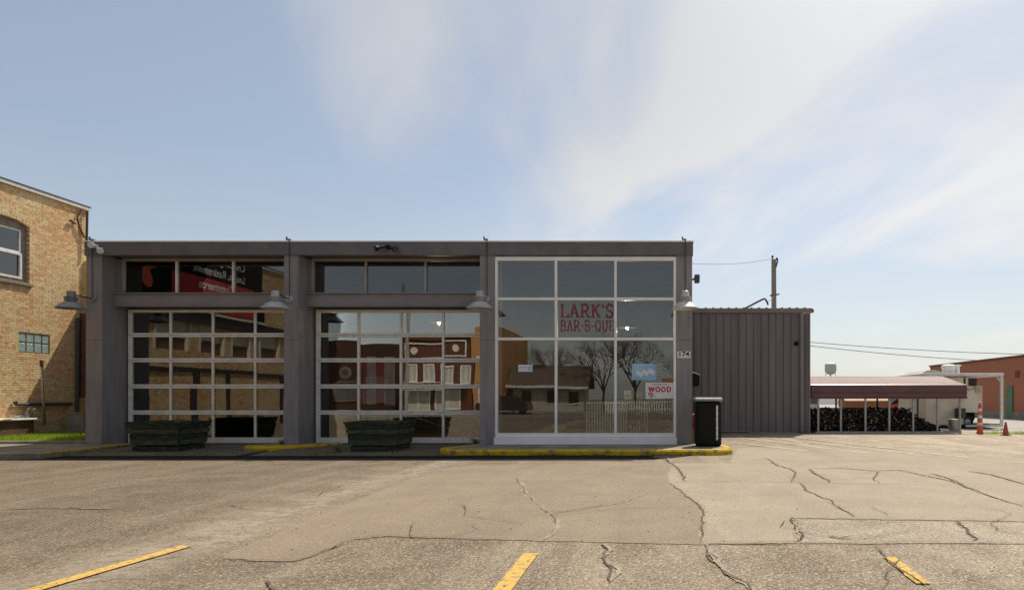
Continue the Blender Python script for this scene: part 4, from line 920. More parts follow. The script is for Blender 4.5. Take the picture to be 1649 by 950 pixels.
for k, (z0, z1) in enumerate(((h[2]+0.102, zm), (zm+0.001, h[3]-0.261))):
    s = obj('sash', MB().box(Xf+0.02, Xf+0.085-0.03*k, h[0]+0.072, h[1]-0.162, z0, z0+0.06).box(Xf+0.02, Xf+0.085-0.03*k, h[0]+0.072, h[1]-0.162, z1-0.05, z1).box(Xf+0.02, Xf+0.085-0.03*k, h[1]-0.222, h[1]-0.162, z0+0.061, z1-0.051).box(Xf+0.02, Xf+0.085-0.03*k, h[0]+0.072, h[0]+0.13, z0+0.061, z1-0.051), M['white_paint'], W)
    obj('pane', MB().box(Xf+0.03, Xf+0.036, h[0]+0.12, h[1]-0.21, z0+0.05, z1-0.04), M['win_glass'], W)
# glass block window
h = holes[1]; G = obj('glass_block_window', MB().box(XW-0.12, XW-0.05, h[0], h[1], h[2], h[3]), M['mortar'], K)
bw, bh = (h[1]-h[0])/4, (h[3]-h[2])/2; gm = MB().bbox(0, 0.03, -bw/2+0.018, bw/2-0.018, -bh/2+0.018, bh/2-0.018, 0.01).mesh('glass_block', M['glass_block'])
for i in range(4):
    for j in range(2): place(gm, 'glass_block', G, (XW-0.0495, h[0]+bw*(i+.5), h[2]+bh*(j+.5)))
for h in rw:
    w = obj('shuttered_window', MB().box(XW-0.2, XW-0.12, h[0], h[1], h[2], h[2]+0.5), M['brown_shutter'], K)
    obj('blind', MB().box(XW-0.2, XW-0.12, h[0], h[1], h[2]+0.501, h[3]), M['cream'], w)
    obj('trim', MB().box(XW-0.118, XW+0.02, h[1]-0.12, h[1], h[2], h[3]).box(XW-0.118, XW+0.02, h[0], h[0]+0.12, h[2], h[3]), M['cream'], w)
obj('wall_band', MB().box(XW+0.001, XW+0.05, 0.05, 14.0, 2.28, 2.45), M['dark_wood'], K)
obj('wall_band', MB().box(XW+0.001, XW+0.12, 0.05, 14.0, 4.19, 4.64), M['dark_wood'], K)  # unseen band, added to darken the reflection above the windows
for a_, w_ in ((12.3,1.1),(8.9,0.35),(6.85,0.25),(1.6,1.2)): obj('service_door', MB().box(XW+0.001, XW+0.04, a_, a_+w_, 0.0, 2.27), M['dark_wood'], K)  # unseen dark panels, added to break up the bright reflection in the door
# pipes on the wall end
def wp(px, py, d=0.06): p = Vector((XW + d, wy(px), wz(px, py))); return p
obj('downpipe', MB().path([wp(136.5,340,.08), wp(135,412,.08)], 0.035), M['dark_grey'], K)
obj('rusty_bracket', MB().path([wp(128,338), wp(121,352), wp(125,366), wp(133,383)], 0.025), M['rust'], K)
obj('rusty_bracket', MB().path([wp(110,355), wp(118,360)], 0.035), M['rust'], K)
obj('yellow_pipe', MB().path([wp(135.8,421,.05), wp(135.8,476,.05)], 0.04), M['yellow_pipe'], K)
obj('downpipe', MB().path([wp(122,512), wp(121.5,668)], 0.05), M['dark_grey'], K)
obj('downpipe', MB().path([wp(130.5,505), wp(129.5,640)], 0.07), M['rust'], K)
obj('wall_pipe', MB().path([wp(21,646), wp(22,651), wp(112,650)], 0.045), M['dark_grey'], K)
# billboard further along the wall, out of frame: it shows mirrored in the transom glass
BB = thing('bank_billboard', 'black and red bank billboard on the brick wall, mirrored in the transom glass', 'billboard', (XW+0.05, 8.5, 4.9))
xb_ = XW + 0.14
obj('panel', MB().box(XW+0.06, xb_, 4.5, 13.2, 4.75, 8.6), M['black'], BB)
obj('red_panel', MB().box(xb_+0.001, xb_+0.01, 5.2, 10.3, 4.8, 6.05), M['red'], BB)
rt = (R(90), 0, R(90))
text_obj('Checking, Savings', 0.44, (xb_+0.012, 5.85, 6.88), rt, M['white_paint'], BB, 0.004, 'lettering', 'LEFT')
text_obj('Loans, Retirement', 0.44, (xb_+0.012, 5.85, 6.36), rt, M['white_paint'], BB, 0.004, 'lettering', 'LEFT')
text_obj('Commerce', 0.50, (xb_+0.013, 6.5, 5.78), rt, M['white_paint'], BB, 0.012, 'lettering', 'LEFT')
text_obj('Bank', 0.50, (xb_+0.013, 6.5, 5.3), rt, M['white_paint'], BB, 0.012, 'lettering', 'LEFT')
for k in range(5):
    a_ = R(72*k+20); c = Vector((xb_+0.012+0.001*k, 11.9, 6.0)); d = Vector((0, math.cos(a_), math.sin(a_))); s = Vector((0, -d.z, d.y))
    obj('petal', MB().add([c, c+d*.35+s*.3, c+d*.8+s*.22, c+d*.95, c+d*.8-s*.22, c+d*.35-s*.3], [(0,1,2,3,4,5)]), M['orange'], BB)
obj('board_frame', MB().box(XW+0.05, xb_+0.05, 4.4, 13.3, 8.601, 8.7).box(XW+0.05, xb_+0.05, 4.4, 13.3, 4.65, 4.749), M['cream'], BB)
# yard clutter
t = thing('cellar_hatch', 'low brown brick cellar hatch with a white lid against the brick wall', 'hatch', (-17.75, 18.7, 0.17))
obj('base', MB().box(XW+0.005, -17.52, 17.9, 19.35, 0.1, 0.66), M['brown_shutter'], t)
obj('lid', MB().bbox(XW+0.005, -17.45, 17.85, 19.42, 0.661, 0.71, 0.01), M['white_paint'], t)
obj('vent_elbow', MB().path([(-17.6,19.2,0.712),(-17.6,19.25,0.9),(-17.6,19.32,0.98),(-17.55,19.4,0.95)], 0.045).path([(-17.6,19.2,0.78),(-17.65,18.9,0.74)], 0.03), M['galv'], t)
t = thing('utility_box', 'grey upright utility box standing by the wall near the column', 'utility box', (-17.5, 20.8, 0.17))
obj('cabinet', MB().bbox(-17.75, -17.25, 20.7, 21.1, 0.15, 0.80, 0.01), M['galv'], t)
obj('lid', MB().bbox(-17.78, -17.22, 20.67, 21.13, 0.801, 0.83, 0.008), M['galv'], t)
t = thing('pipe_post', 'thin leaning galvanised pipe post in the grass before the brick wall', 'post', (-16.75, 18.85, 0.17))
obj('post', MB().tube(gnd(73, 700, 0.17)*1.0, at(67.5, 590, 18.95), 0.034, 0.034, 12), M['galv'], t)
obj('cap', MB().tube(at(67.5, 590, 18.95), at(67, 580, 18.95), 0.042, 0.042, 12), M['rust'], t)
obj('clamp', MB().tube(at(68.6, 613, 18.95), at(68.8, 610, 18.95), 0.05, 0.05, 12), M['galv'], t)

# ------------------------------------------------------------------ metal shed on the right
HY = 24.8; H0, H1 = XR + 0.01, fx(1304.5, HY); HT = fz(497, HY)
SH = thing('metal_shed', 'charcoal ribbed metal shed behind the restaurant', 'shed', ((H0+H1)/2, HY, 0))
zl = HT - 0.17; pw = 12.0 * HY / F
prof = [(0,0),(pw*.62,0),(pw*.68,-0.045),(pw*.88,-0.045),(pw*.94,0),(pw,0)]
m = MB(); n = len(prof)
m.add([(x, y, 0) for x, y in prof] + [(x, y, zl-0.03) for x, y in prof], [(i, i+1, n+i+1, n+i) for i in range(n-1)])
pmesh = m.mesh('wall_panel', M['shed_side']); x = H1 - 0.06; k = 0
while x - pw > H0 - 0.2:
    x -= pw; place(pmesh, 'wall_panel', SH, (x, HY, 0.03)); k += 1
obj('frame', MB().box(H0, H1-0.01, HY+0.02, 34, 0.0, zl), M['shed_side'], SH)
obj('corner_trim', MB().box(H1-0.065, H1, HY-0.05, HY+0.019, 0.0, zl), M['shed_trim'], SH)
obj('gutter', MB().prism([(HY+0.02,HT-0.16),(HY-0.09,HT-0.16),(HY-0.14,HT-0.05),(HY-0.14,HT),(HY+0.02,HT)], 'X', H0, H1+0.08), M['shed_trim'], SH)
obj('gutter_end', MB().tube((H1+0.08, HY-0.06, HT-0.07), (H1+0.11, HY-0.06, HT-0.07), 0.085), M['shed_trim'], SH)
xd = fx(1291, HY-0.1); obj('downspout', MB().bbox(xd-0.05, xd+0.05, HY-0.13, HY-0.04, 0.05, HT-0.161, 0.012), M['shed_trim'], SH)
obj('roof', MB().prism([(HY-0.1,HT+0.002),(34.1,HT+0.45),(34.1,HT+0.40),(HY-0.1,HT-0.04)], 'X', H0, H1+0.06), M['shed_trim'], SH)
for q in range(17):
    xx = H0 + 0.1 + q*pw*1.02
    if xx < H1: obj('roof_rib', MB().prism([(HY-0.12,HT+0.004),(HY-0.12,HT+0.035),(34.1,HT+0.485),(34.1,HT+0.452)], 'X', xx-0.025, xx+0.025), M['shed_trim'], SH)
xe = fx(1205, HY); obj('door_track', MB().box(H0+0.4, xe, HY-0.07, HY-0.04, 0.06, 0.10), M['beam'], SH)
obj('base_flashing', MB().box(xe+0.01, H1-0.5, HY-0.055, HY-0.036, 0.0, 0.05), M['shed_trim'], SH)
c = at(1283, 553, HY-0.1); t = thing('security_camera', 'small black dome camera on the shed wall near the downspout', 'camera', c)
obj('dome', MB().lathe(c, [(0,-0.07),(0.05,-0.05),(0.07,0),(0.08,0.05)], 16, 'Y'), M['black'], t, True); obj('base', MB().lathe(c, [(0.1,0.05),(0.1,0.063)], 16, 'Y'), M['dark_grey'], t)
t = thing('service_mast', 'bent black service mast rising over the shed roof', 'mast', at(1195, 497, 33.5))
obj('pipe', MB().path([at(1195,499,33.5), at(1228,482,33.5), at(1232,481,33.5), at(1234.5,485,33.5), at(1237,491,33.5)], 0.045), M['dark_grey'], t)
# utility pole, wires
UY = 44; ux = fx(1247, UY)
t = thing('utility_pole', 'weathered wooden utility pole behind the shed', 'utility pole', (ux, UY, 0))
obj('pole', MB().tube((ux, UY, -0.05), (ux-0.04, UY, fz(418, UY)), 0.19, 0.15, 14), M['pole_wood'], t)
obj('bracket', MB().path([(ux+0.08, UY-0.1, fz(431, UY)), (ux+0.2, UY-0.1, fz(419, UY))], 0.05).tube((ux-0.13,UY,fz(420,UY)),(ux-0.13,UY,fz(413.5,UY)),0.03), M['dark_grey'], t)
for px, py in ((1244, 413.5), (1251, 417)):
    c = at(px, py, UY); obj('insulator', MB().lathe(c, [(0,-0.1),(0.05,-0.08),(0.08,0),(0.05,0.08),(0,0.1)], 10), M['dark_grey'], t)
obj('cross_bolt', MB().path([at(1240, 476, UY-.1), at(1255, 473.5, UY-.1)], 0.05), M['dark_grey'], t)
def wire(a_, b_, sag, label, r=0.018, n=14):
    pts = [Vector(a_).lerp(Vector(b_), i/n) - Vector((0,0,sag*4*(i/n)*(1-i/n))) for i in range(n+1)]
    tag(obj('overhead_wire', MB().path(pts, r, 5), M['wire']), label, 'wire', 'overhead wires')
wire(at(1290,549.5,55), at(1760,572,55), 0.25, 'upper of two overhead wires crossing above the firewood shelter', 0.026)
wire(at(1290,555,48), at(1760,585,60), 0.35, 'lower of two overhead wires crossing above the firewood shelter', 0.024)
wire(at(1246,416,UY), at(1090,423,30), 0.2, 'thin wire running from the utility pole top towards the restaurant roof', 0.010)
wire(at(1247,475,UY), at(1234,484,33.5), 0.15, 'service wire drooping from the utility pole to the bent mast', 0.012)

# ------------------------------------------------------------------ firewood shelter
WYf = 24.87; w0, w1 = fx(1306.5, WYf), fx(1556, WYf)
CP = thing('firewood_shelter', 'open metal shelter with maroon ribbed roof and pale posts', 'shelter', ((w0+w1)/2, WYf, 0))
posts = [1318, 1354.5, 1394, 1432.5, 1471, 1510, 1546.5]
zE = fz(641, WYf)
ph = MB().box(-0.032, 0.032, -0.03, 0.03, 0.062, zE+0.3).mesh('post', M['galv']); pr = MB().box(-0.032, 0.032, -0.03, 0.03, 0.0, zE+0.3).mesh('post', M['dark_grey'])
for p in posts: place(ph, 'post', CP, (fx(p, WYf), WYf+0.04, 0))
for p in posts[::2]: place(pr, 'post', CP, (fx(p, WYf), WYf+4.0, 0))
obj('base_rail', MB().box(fx(1314, WYf), fx(1549, WYf), WYf+0.005, WYf+0.075, 0.0, 0.06), M['galv'], CP)
obj('base_rail', MB().box(fx(1549, WYf)-0.06, fx(1549, WYf), WYf+0.08, WYf+3.96, 0.0, 0.06), M['galv'], CP)
# roof: short hanging side, rounded shoulder, then ribbed slope up to the ridge
zR = fz(606.5, 26.9)
rp = [(WYf-0.06,zE-0.02),(WYf-0.06,zE+0.17),(WYf-0.065,zE+0.175),(WYf-0.06,zE+0.36),(WYf-0.02,zE+0.44),(WYf+0.06,zE+0.475)]
sl = [(WYf+0.06+(26.9-WYf-0.06)*k/9, zE+0.475+(zR-zE-0.475)*k/9) for k in range(10)]
def sheet(name, pts, m, rib=0.0):
    P = []
    for i, (y, z) in enumerate(pts): P.append((y, z))
    q = P + [(y+0.001 if i < 4 else y, z-0.012) for i, (y, z) in enumerate(P)][::-1]
    return obj(name, MB().prism(q, 'X', w0, w1), m, CP)
obj('side_panel', MB().prism([(WYf-0.06,zE-0.02),(WYf-0.06,zE+0.40),(WYf-0.05,zE+0.40),(WYf-0.05,zE-0.02)], 'X', w0, w1), M['maroon'], CP)
for z in (zE+0.0, zE+0.2): obj('panel_rib', MB().prism([(WYf-0.062,z-0.02),(WYf-0.085,z),(WYf-0.085,z+0.03),(WYf-0.062,z+0.05)], 'X', w0-0.005, w1+0.005), M['maroon'], CP)
sh = [(WYf-0.06+0.13*(1-math.cos(R(a_))), zE+0.401+0.11*math.sin(R(a_))) for a_ in range(0, 91, 15)]
obj('roof_shoulder', MB().prism(sh + [(y+0.006, z-0.014) for y, z in sh[::-1]], 'X', w0-0.003, w1+0.003), M['maroon'], CP, True)
for k in range(9):
    (ya, za), (yc_, zc) = sl[k], sl[k+1]; st = (yc_-ya)
    q = [(ya+0.012,za),(ya+st*.55,za+(zc-za)*.55),(ya+st*.66,za+(zc-za)*.6+0.028),(ya+st*.86,za+(zc-za)*.8+0.028),(yc_,zc)]
    obj('roof_panel', MB().prism(q + [(y, z-0.012) for y, z in q[::-1]], 'X', w0, w1), M['roof_tan' if k % 3 else 'roof_pale'], CP)  # top slope coloured as sunlit, unlike the maroon side
obj('rear_roof', MB().prism([(26.91,zR),(WYf+4.1,zE+0.45),(WYf+4.1,zE+0.42),(26.91,zR-0.03)], 'X', w0, w1), M['maroon'], CP)
obj('rear_panel', MB().prism([(WYf+4.1,zE+0.44),(WYf+4.12,zE+0.44),(WYf+4.12,zE-0.0),(WYf+4.1,zE-0.0)], 'X', w0, w1), M['maroon'], CP)
# firewood: far too many to count
m = MB(); e = MB()
def log(c, ax, r, l):
    ax = ax.normalized(); q = ax.to_track_quat('Z', 'Y'); n = random.choice((3,4,4,5,6)); a0 = random.uniform(0,6.28); ring = []
    for i in range(n):
        a_ = a0 + 2*math.pi*i/n; rr = r*random.uniform(.75,1.15); ring.append((rr*math.cos(a_), rr*math.sin(a_)))
    f0 = [c + q @ Vector((x, y, -l/2)) for x, y in ring]; f1 = [c + q @ Vector((x, y, l/2)) for x, y in ring]
    m.add(f0+f1, [(i, (i+1) % n, n+(i+1) % n, n+i) for i in range(n)] + [tuple(range(n, 2*n))])
    d = ax*-0.003; tgt = e if random.random() < 0.22 else m
    tgt.add([p+d for p in f0], [tuple(range(n-1,-1,-1))])
xlo, xhi = fx(1307, WYf+.4), fx(1512, WYf+.4)
for dep in range(2):
    x = xlo
    while x < xhi:
        hmax = 0.84 + 0.03*math.sin(x*2.3) + 0.03*math.sin(x*7); k = (x-fx(1462, WYf+.4))/(xhi-fx(1462, WYf+.4))
        if k > 0: hmax *= max(0.12, 1-k*0.85)
        z = 0.06
        while z < hmax:
            log(Vector((x+random.uniform(-.04,.04), WYf+0.42+dep*0.5+random.uniform(-.06,.06), z)), Vector((random.gauss(0,.25), 1, random.gauss(0,.2))), random.uniform(.028,.052), .42)
            z += random.uniform(.05,.075)
        x += random.uniform(.06,.085)
fw_ = thing('firewood_pile', 'dark pile of split firewood stacked under the maroon shelter', 'firewood', (8, WYf+.5, 0))
o = obj('logs', m, M['firewood'], fw_); o['kind'] = 'stuff'; o = obj('cut_faces', e, M['wood_end'], fw_); o['kind'] = 'stuff'
fw_['kind'] = 'stuff'
t = thing('galvanised_bin', 'galvanised metal dustbin at the end of the firewood shelter', 'bin', (fx(1537, 25.3), 25.3, 0))
obj('body', MB().lathe((fx(1537, 25.3), 25.3, 0), [(0,0.002),(0.19,0.002),(0.195,0.06),(0.21,0.25),(0.22,0.47),(0.205,0.47),(0.2,0.3),(0,0.28)], 20), M['galv'], t, True)
obj('rim', MB().lathe((fx(1537, 25.3), 25.3, 0), [(0.222,0.465),(0.235,0.475),(0.222,0.49),(0.206,0.485)], 20), M['galv'], t)
t = thing('tan_tarp_rack', 'low rack under an orange tan tarp behind the firewood', 'tarp', (9.2, 30.2, 0))
Yt = 30.2; xa, xb = fx(1356, Yt), fx(1428, Yt)
obj('tarp', MB().prism([(Yt-0.5,0.86),(Yt-0.45,1.15),(Yt-0.3,1.24),(Yt+0.5,1.24),(Yt+0.6,1.1),(Yt+0.6,0.86)], 'X', xa, xb), M['tan_tarp'], t, True)  # stands in for the backlit rear panel
obj('rack', MB().box(xa+0.05, xb-0.05, Yt-0.4, Yt+0.5, -0.05, 0.859), M['dark_wood'], t)  # added base under the stand-in panel

# ------------------------------------------------------------------ cars
def car(c, rz, paint_m, label, L_=4.5, Wd=1.8):
    t = thing('parked_car', label, 'car', c, 'parked cars'); z = lambda v: c[2]+v; X, Y = c[0], c[1]
    body = [(-2.2,.35),(-2.25,.6),(-2.15,.85),(-1.2,.98),(-.45,1.0),(2.05,.98),(2.22,.8),(2.22,.4),(2.1,.3),(-2.1,.3)]
    def slab(pts, w, inset=0.0): return MB().prism([(X+p[0]*L_/4.5, z(p[1])) for p in pts], 'Y', Y-w, Y+w)
    obj('body', slab(body, Wd/2), paint_m, t, True)
    obj('cabin', MB().add([(X+x, Y+s*w, z(h)) for s in (-1,1) for x, w, h in ((-1.15,.80,.985),(-.45,.66,1.42),(1.05,.66,1.42),(1.75,.80,.975))], [(0,1,2,3),(7,6,5,4),(0,4,5,1),(1,5,6,2),(2,6,7,3)]), M['black'], t)
    obj('roof', MB().bbox(X-.42, X+1.02, Y-.65, Y+.65, z(1.421), z(1.46), .015), paint_m, t, True)
    for a_ in (-1.4, 1.4):
        for s in (-1, 1):
            w = obj('wheel', MB().lathe((X+a_, Y+s*(Wd/2-.1), z(.32)), [(.2,-.11),(.30,-.11),(.32,-.08),(.32,.08),(.30,.11),(.2,.11)], 20, 'Y'), M['tyre'], t, True)
            obj('rim', MB().lathe((X+a_, Y+s*(Wd/2-.1), z(.32)), [(0,-.105),(.2,-.09),(.2,.09),(0,.105)], 14, 'Y'), M['galv'], w)
    for s in (-1, 1):
        obj('headlight', MB().box(X-2.24, X-2.1, Y+s*.65-.15, Y+s*.65+.15, z(.62), z(.76)), M['pale_print'], t); obj('tail_light', MB().box(X+2.1, X+2.24, Y+s*.7-.12, Y+s*.7+.12, z(.65), z(.85)), M['red'], t)
    t.rotation_euler.z = rz; return t
car((fx(1455, 36), 36, -0.02), R(8), paint('red_car_paint', (0.45,0.05,0.035)), 'red parked car half hidden behind the firewood pile')
car((fx(1338, 33), 33.5, -0.02), R(90), paint('silver_car_paint', (0.20,0.205,0.21)), 'silver parked car seen over the firewood next to the shed')
# ------------------------------------------------------------------ food trailer with its open porch
TYf = 29.0; tx = lambda p: fx(p, TYf); tz = lambda p: fz(p, TYf)
FT = thing('food_trailer', 'weathered cream food trailer with rooftop fans and a white framed open porch', 'trailer', (tx(1540), TYf, 0))
obj('body', MB().bbox(tx(1490), tx(1552), TYf, TYf+3.2, tz(684), tz(607), 0.02), M['trailer'], FT)
obj('rear_wall', MB().bbox(tx(1552)+0.004, tx(1583), TYf+0.05, TYf+3.2, tz(664), tz(621), 0.015), M['trailer'], FT)
obj('opening', MB().box(tx(1552)+0.004, tx(1580), TYf+0.4, TYf+3.1, tz(620.8), tz(608)), M['dark_wood'], FT)
obj('awning_post', MB().box(tx(1557), tx(1561), TYf+0.1, TYf+0.16, tz(620.7), tz(607)), M['trailer'], FT)
obj('roof', MB().bbox(tx(1486), tx(1612), TYf-0.25, TYf+3.3, tz(606), tz(601), 0.02), M['white_paint'], FT)
obj('roof_hump', MB().prism([(tx(1488),tz(600.9)),(tx(1497),tz(596)),(tx(1510),tz(595)),(tx(1532),tz(600.9))], 'Y', TYf+0.3, TYf+2.5), M['siding'], FT)
obj('rooftop_fan', MB().lathe((tx(1544), TYf+1.0, 0), [(.27,tz(600.8)),(.27,tz(593)),(.30,tz(590)),(.30,tz(587)),(.2,tz(585)),(0,tz(584.5))], 18), M['white_paint'], FT)
obj('rooftop_vent', MB().lathe((tx(1558.5), TYf+1.0, 0), [(.1,tz(600.8)),(.1,tz(588)),(.16,tz(588)),(.16,tz(585.5)),(0,tz(585))], 14), M['white_paint'], FT)
obj('porch_post', MB().box(tx(1607.5), tx(1612), TYf-0.2, TYf-0.12, tz(687), tz(606.2)), M['white_paint'], FT)
obj('porch_post', MB().box(tx(1610), tx(1612), TYf+3.1, TYf+3.2, tz(684), tz(606.2)), M['dark_grey'], FT)
obj('porch_brace', MB().path([Vector((tx(1602),TYf-.16,tz(607))), Vector((tx(1609),TYf-.16,tz(615)))], 0.03, 6), M['white_paint'], FT)
obj('porch_beam', MB().box(tx(1552), tx(1607.4), TYf-0.21, TYf-0.11, tz(687), tz(683.5)), M['white_paint'], FT)
obj('porch_deck', MB().box(tx(1552), tx(1611), TYf-0.1, TYf+3.1, tz(686.5), tz(682)), M['dark_wood'], FT)
obj('chassis', MB().box(tx(1494), tx(1551), TYf+0.1, TYf+3.0, tz(687), tz(684.2)), M['dark_grey'], FT)
obj('smoker_tank', MB().tube((tx(1553), TYf+0.5, tz(671)), (tx(1575), TYf+0.5, tz(671)), 0.21, 0.21, 18), M['black'], FT)
obj('meter_box', MB().bbox(tx(1571), tx(1580), TYf+0.0, TYf+0.049, tz(632), tz(623), 0.005), M['siding'], FT)
obj('cable', MB().path([Vector((tx(p),TYf-.02,tz(q))) for p, q in ((1555,624),(1560,628),(1567,626),(1570,618),(1573,612))], 0.012, 6), M['wire'], FT)
obj('tool_box', MB().bbox(tx(1537), tx(1549.5), TYf-0.35, TYf-0.02, tz(673), tz(657), 0.015), M['dark_grey'], FT)
for p in (1520, 1563):
    w = obj('wheel', MB().lathe((tx(p), TYf+0.35, 0.24), [(.14,-.09),(.23,-.09),(.25,-.06),(.25,.06),(.23,.09),(.14,.09)], 20, 'Y'), M['tyre'], FT, True)
    obj('rim', MB().lathe((tx(p), TYf+0.35, 0.24), [(0,-.085),(.14,-.07),(.14,.07),(0,.085)], 14, 'Y'), M['galv'], w)
for p in (1512, 1528):
    obj('tail_light', MB().box(tx(p)-.06, tx(p)+.06, TYf+0.06, TYf+0.099, 0.08, 0.16), M['pale_print'], FT)
# traffic delineator and cone
c = gnd(1578, 698); t = thing('traffic_delineator', 'tall orange and white striped delineator post beside the trailer', 'delineator', c)
obj('base', MB().lathe(c, [(0,0.001),(.13,0.001),(.13,.05),(.10,.08)], 18), M['orange'], t); zz = [.08,.30,.40,.55,.66,.80,.90,1.0]
for k in range(7): obj('band', MB().lathe(c, [(.10-.006*k,zz[k]+.001),(.098-.006*k,zz[k+1])], 18), M['orange'] if k % 2 == 0 else M['reflect_white'], t)
obj('handle', MB().lathe(c, [(.058,1.001),(.03,1.03),(.03,1.09),(.06,1.11),(.0,1.13)], 14), M['dull_orange'], t, True)
c = gnd(1619.5, 701); t = thing('traffic_cone', 'faded plain orange traffic cone on the grass edge', 'cone', c)
obj('base', MB().bbox(c.x-.13, c.x+.13, c.y-.13, c.y+.13, 0.0, .03, .008), M['dull_orange'], t)
obj('cone_body', MB().lathe(c, [(.105,.031),(.10,.05),(.03,.45),(.022,.46),(0,.46)], 20), M['dull_orange'], t, True)

# ------------------------------------------------------------------ red brick building far right
RX = 22.0; ry = lambda p: RX*F/(p-CX)
RB = thing('red_brick_building', 'long low red brick building with a green door beyond the trailer', 'building', (RX, 45, 0)); rzt = EYE + (CY-571)*ry(1649)/F
obj('wall', MB().box(RX, RX+20, 20, ry(1498), 0.42, rzt-0.12), M['brick_red'], RB)
obj('plinth', MB().box(RX-0.05, RX+20, 20, ry(1498)+.05, -0.05, 0.42), M['concrete'], RB)
obj('coping', MB().box(RX-0.08, RX+20, 19.9, ry(1498)+.08, rzt-0.119, rzt), M['rust'], RB)
ya, yb2 = ry(1632), ry(1622); d = obj('door', MB().box(RX-0.06, RX-0.002, ya, yb2, 0.08, 1.98), M['green_door'], RB)
obj('handle', MB().box(RX-0.09, RX-0.061, ya+.12, ya+.18, 1.0, 1.1), M['galv'], d)
obj('band_course', MB().box(RX-0.03, RX-0.001, 20.1, ya-0.1, 2.55, 2.62).box(RX-0.03, RX-0.001, yb2+.1, ry(1499), 2.55, 2.62), M['brick_red'], RB)
obj('wall_vent', MB().box(RX-0.05, RX-0.002, ry(1642), ry(1633)-0.2, 1.95+.55, 2.9), M['rust'], RB)
# water tower
TY2 = 480; t = thing('water_tower', 'distant grey green water tower beyond the firewood shelter', 'water tower', (fx(1337.5, TY2), TY2, 0)); cx_ = fx(1337.5, TY2)
z = lambda p: fz(p, TY2)
obj('tank', MB().lathe((cx_, TY2, 0), [(0,z(583.5)),(2.2,z(584)),(3.7,z(586)),(4.0,z(589)),(4.0,z(597)),(3.2,z(600.5)),(1.2,z(603)),(0,z(603.5))], 24), M['tank'], t, True)
for k in range(6):
    a_ = R(60*k+15); obj('leg', MB().tube((cx_+4.4*math.cos(a_), TY2+4.4*math.sin(a_), -0.1), (cx_+3.6*math.cos(a_), TY2+3.6*math.sin(a_), z(598)), .25, .25, 8), M['tank'], t)
obj('riser', MB().tube((cx_, TY2, -0.1), (cx_, TY2, z(602)), .6, .6, 10), M['tank'], t)

# ------------------------------------------------------------------ grass and weeds
def blades(mb, n, xr, yr, z, hmin, hmax, wd, cond=None):
    k = 0
    while k < n:
        x, y = random.uniform(*xr), random.uniform(*yr)
        if cond and not cond(x, y): continue
        k += 1; a_ = random.uniform(0, 6.28); h = random.uniform(hmin, hmax); s = Vector((math.cos(a_), math.sin(a_), 0))*wd; l = Vector((random.gauss(0,.35)*h, random.gauss(0,.35)*h, h))
        c = Vector((x, y, z)); mb.add([c-s, c+s, c+l*.6+s*.6, c+l], [(0,1,2),(0,2,3)])
m = MB(); blades(m, 16000, (-17.95, -14.3), (17.55, 21.8), 0.165, .05, .17, .006)
stuff('grass', m, M['grass'], 'bright green grass strip between the brick wall and restaurant', 'grass')
m = MB(); blades(m, 7000, (11.8, 32), (22.6, 24.6), -0.055, .08, .20, .012, lambda x, y: y > 24.05 - (x-12)*0.075 and y < 24.9 - (x-12)*0.075)
stuff('grass', m, M['grass'], 'thin grass verge behind the traffic cone', 'grass')
def tuft(c, n, h, label):
    m = MB()
    for k in range(n):
        a_ = random.uniform(0,6.28); hh = h*random.uniform(.4,1); d = Vector((math.cos(a_), math.sin(a_), 0)); s = Vector((-d.y,d.x,0))*random.uniform(.006,.014); l = d*hh*random.uniform(.3,1.1)+Vector((0,0,hh)); p = Vector(c)+d*random.uniform(0,.05)
        m.add([p-s, p+s, p+l*.6+s*1.2+Vector((0,0,.01)), p+l], [(0,1,2),(0,2,3)])
    tag(obj('weed_clump', m, M['weed']), label, 'weed', 'weeds along the kerbs')
tuft(gnd(545,727,.04), 40, .16, 'weed clump at the foot of the planter beside the storefront'); tuft(gnd(767,715,.12), 40, .2, 'weed clump at the foot of the column left of the storefront')
tuft(gnd(455,715,.12), 30, .14, 'weed clump at the foot of the column between the garage doors')
m = MB(); d_ = MB()
for k in range(2600):
    x = random.uniform(-13.0, 0.9); t_ = random.random(); y = 15.16 + random.gauss(0,.03) if x > -4.2 else random.uniform(15.0, 15.7) if random.random() < .8 else random.uniform(15.7,16.6)
    if math.sin(x*2.3)+math.sin(x*5.1+1)+random.gauss(0,.6) < .35: continue
    a_ = random.uniform(0,6.28); h = random.uniform(.02,.08); s = Vector((math.cos(a_), math.sin(a_), 0))*.008; c = Vector((x,y,.004 if x > -4.2 else .01+max(0,(y-14.95))*.027))
    (m if random.random() < .7 else d_).add([c-s, c+s, c+Vector((random.gauss(0,.03),random.gauss(0,.03),h))], [(0,1,2)])
stuff('low_weeds', m, M['weed'], 'low green weeds growing along the kerb and driveway joint', 'weeds'); stuff('dry_weeds', d_, M['dry'], 'dry straw coloured weeds along the kerb and driveway joint', 'weeds')
m = MB()
for k in range(900):
    p = Vector((random.uniform(-9, 8), random.uniform(2.2, 14), .0105)); s = random.uniform(.003,.009); a_ = random.uniform(0,6)
    m.lathe(p, [(s,0),(s*.7,s*.7),(0,s)], 5)
stuff('loose_grit', m, M['concrete'], 'loose grit scattered over the worn parking lot', 'grit')

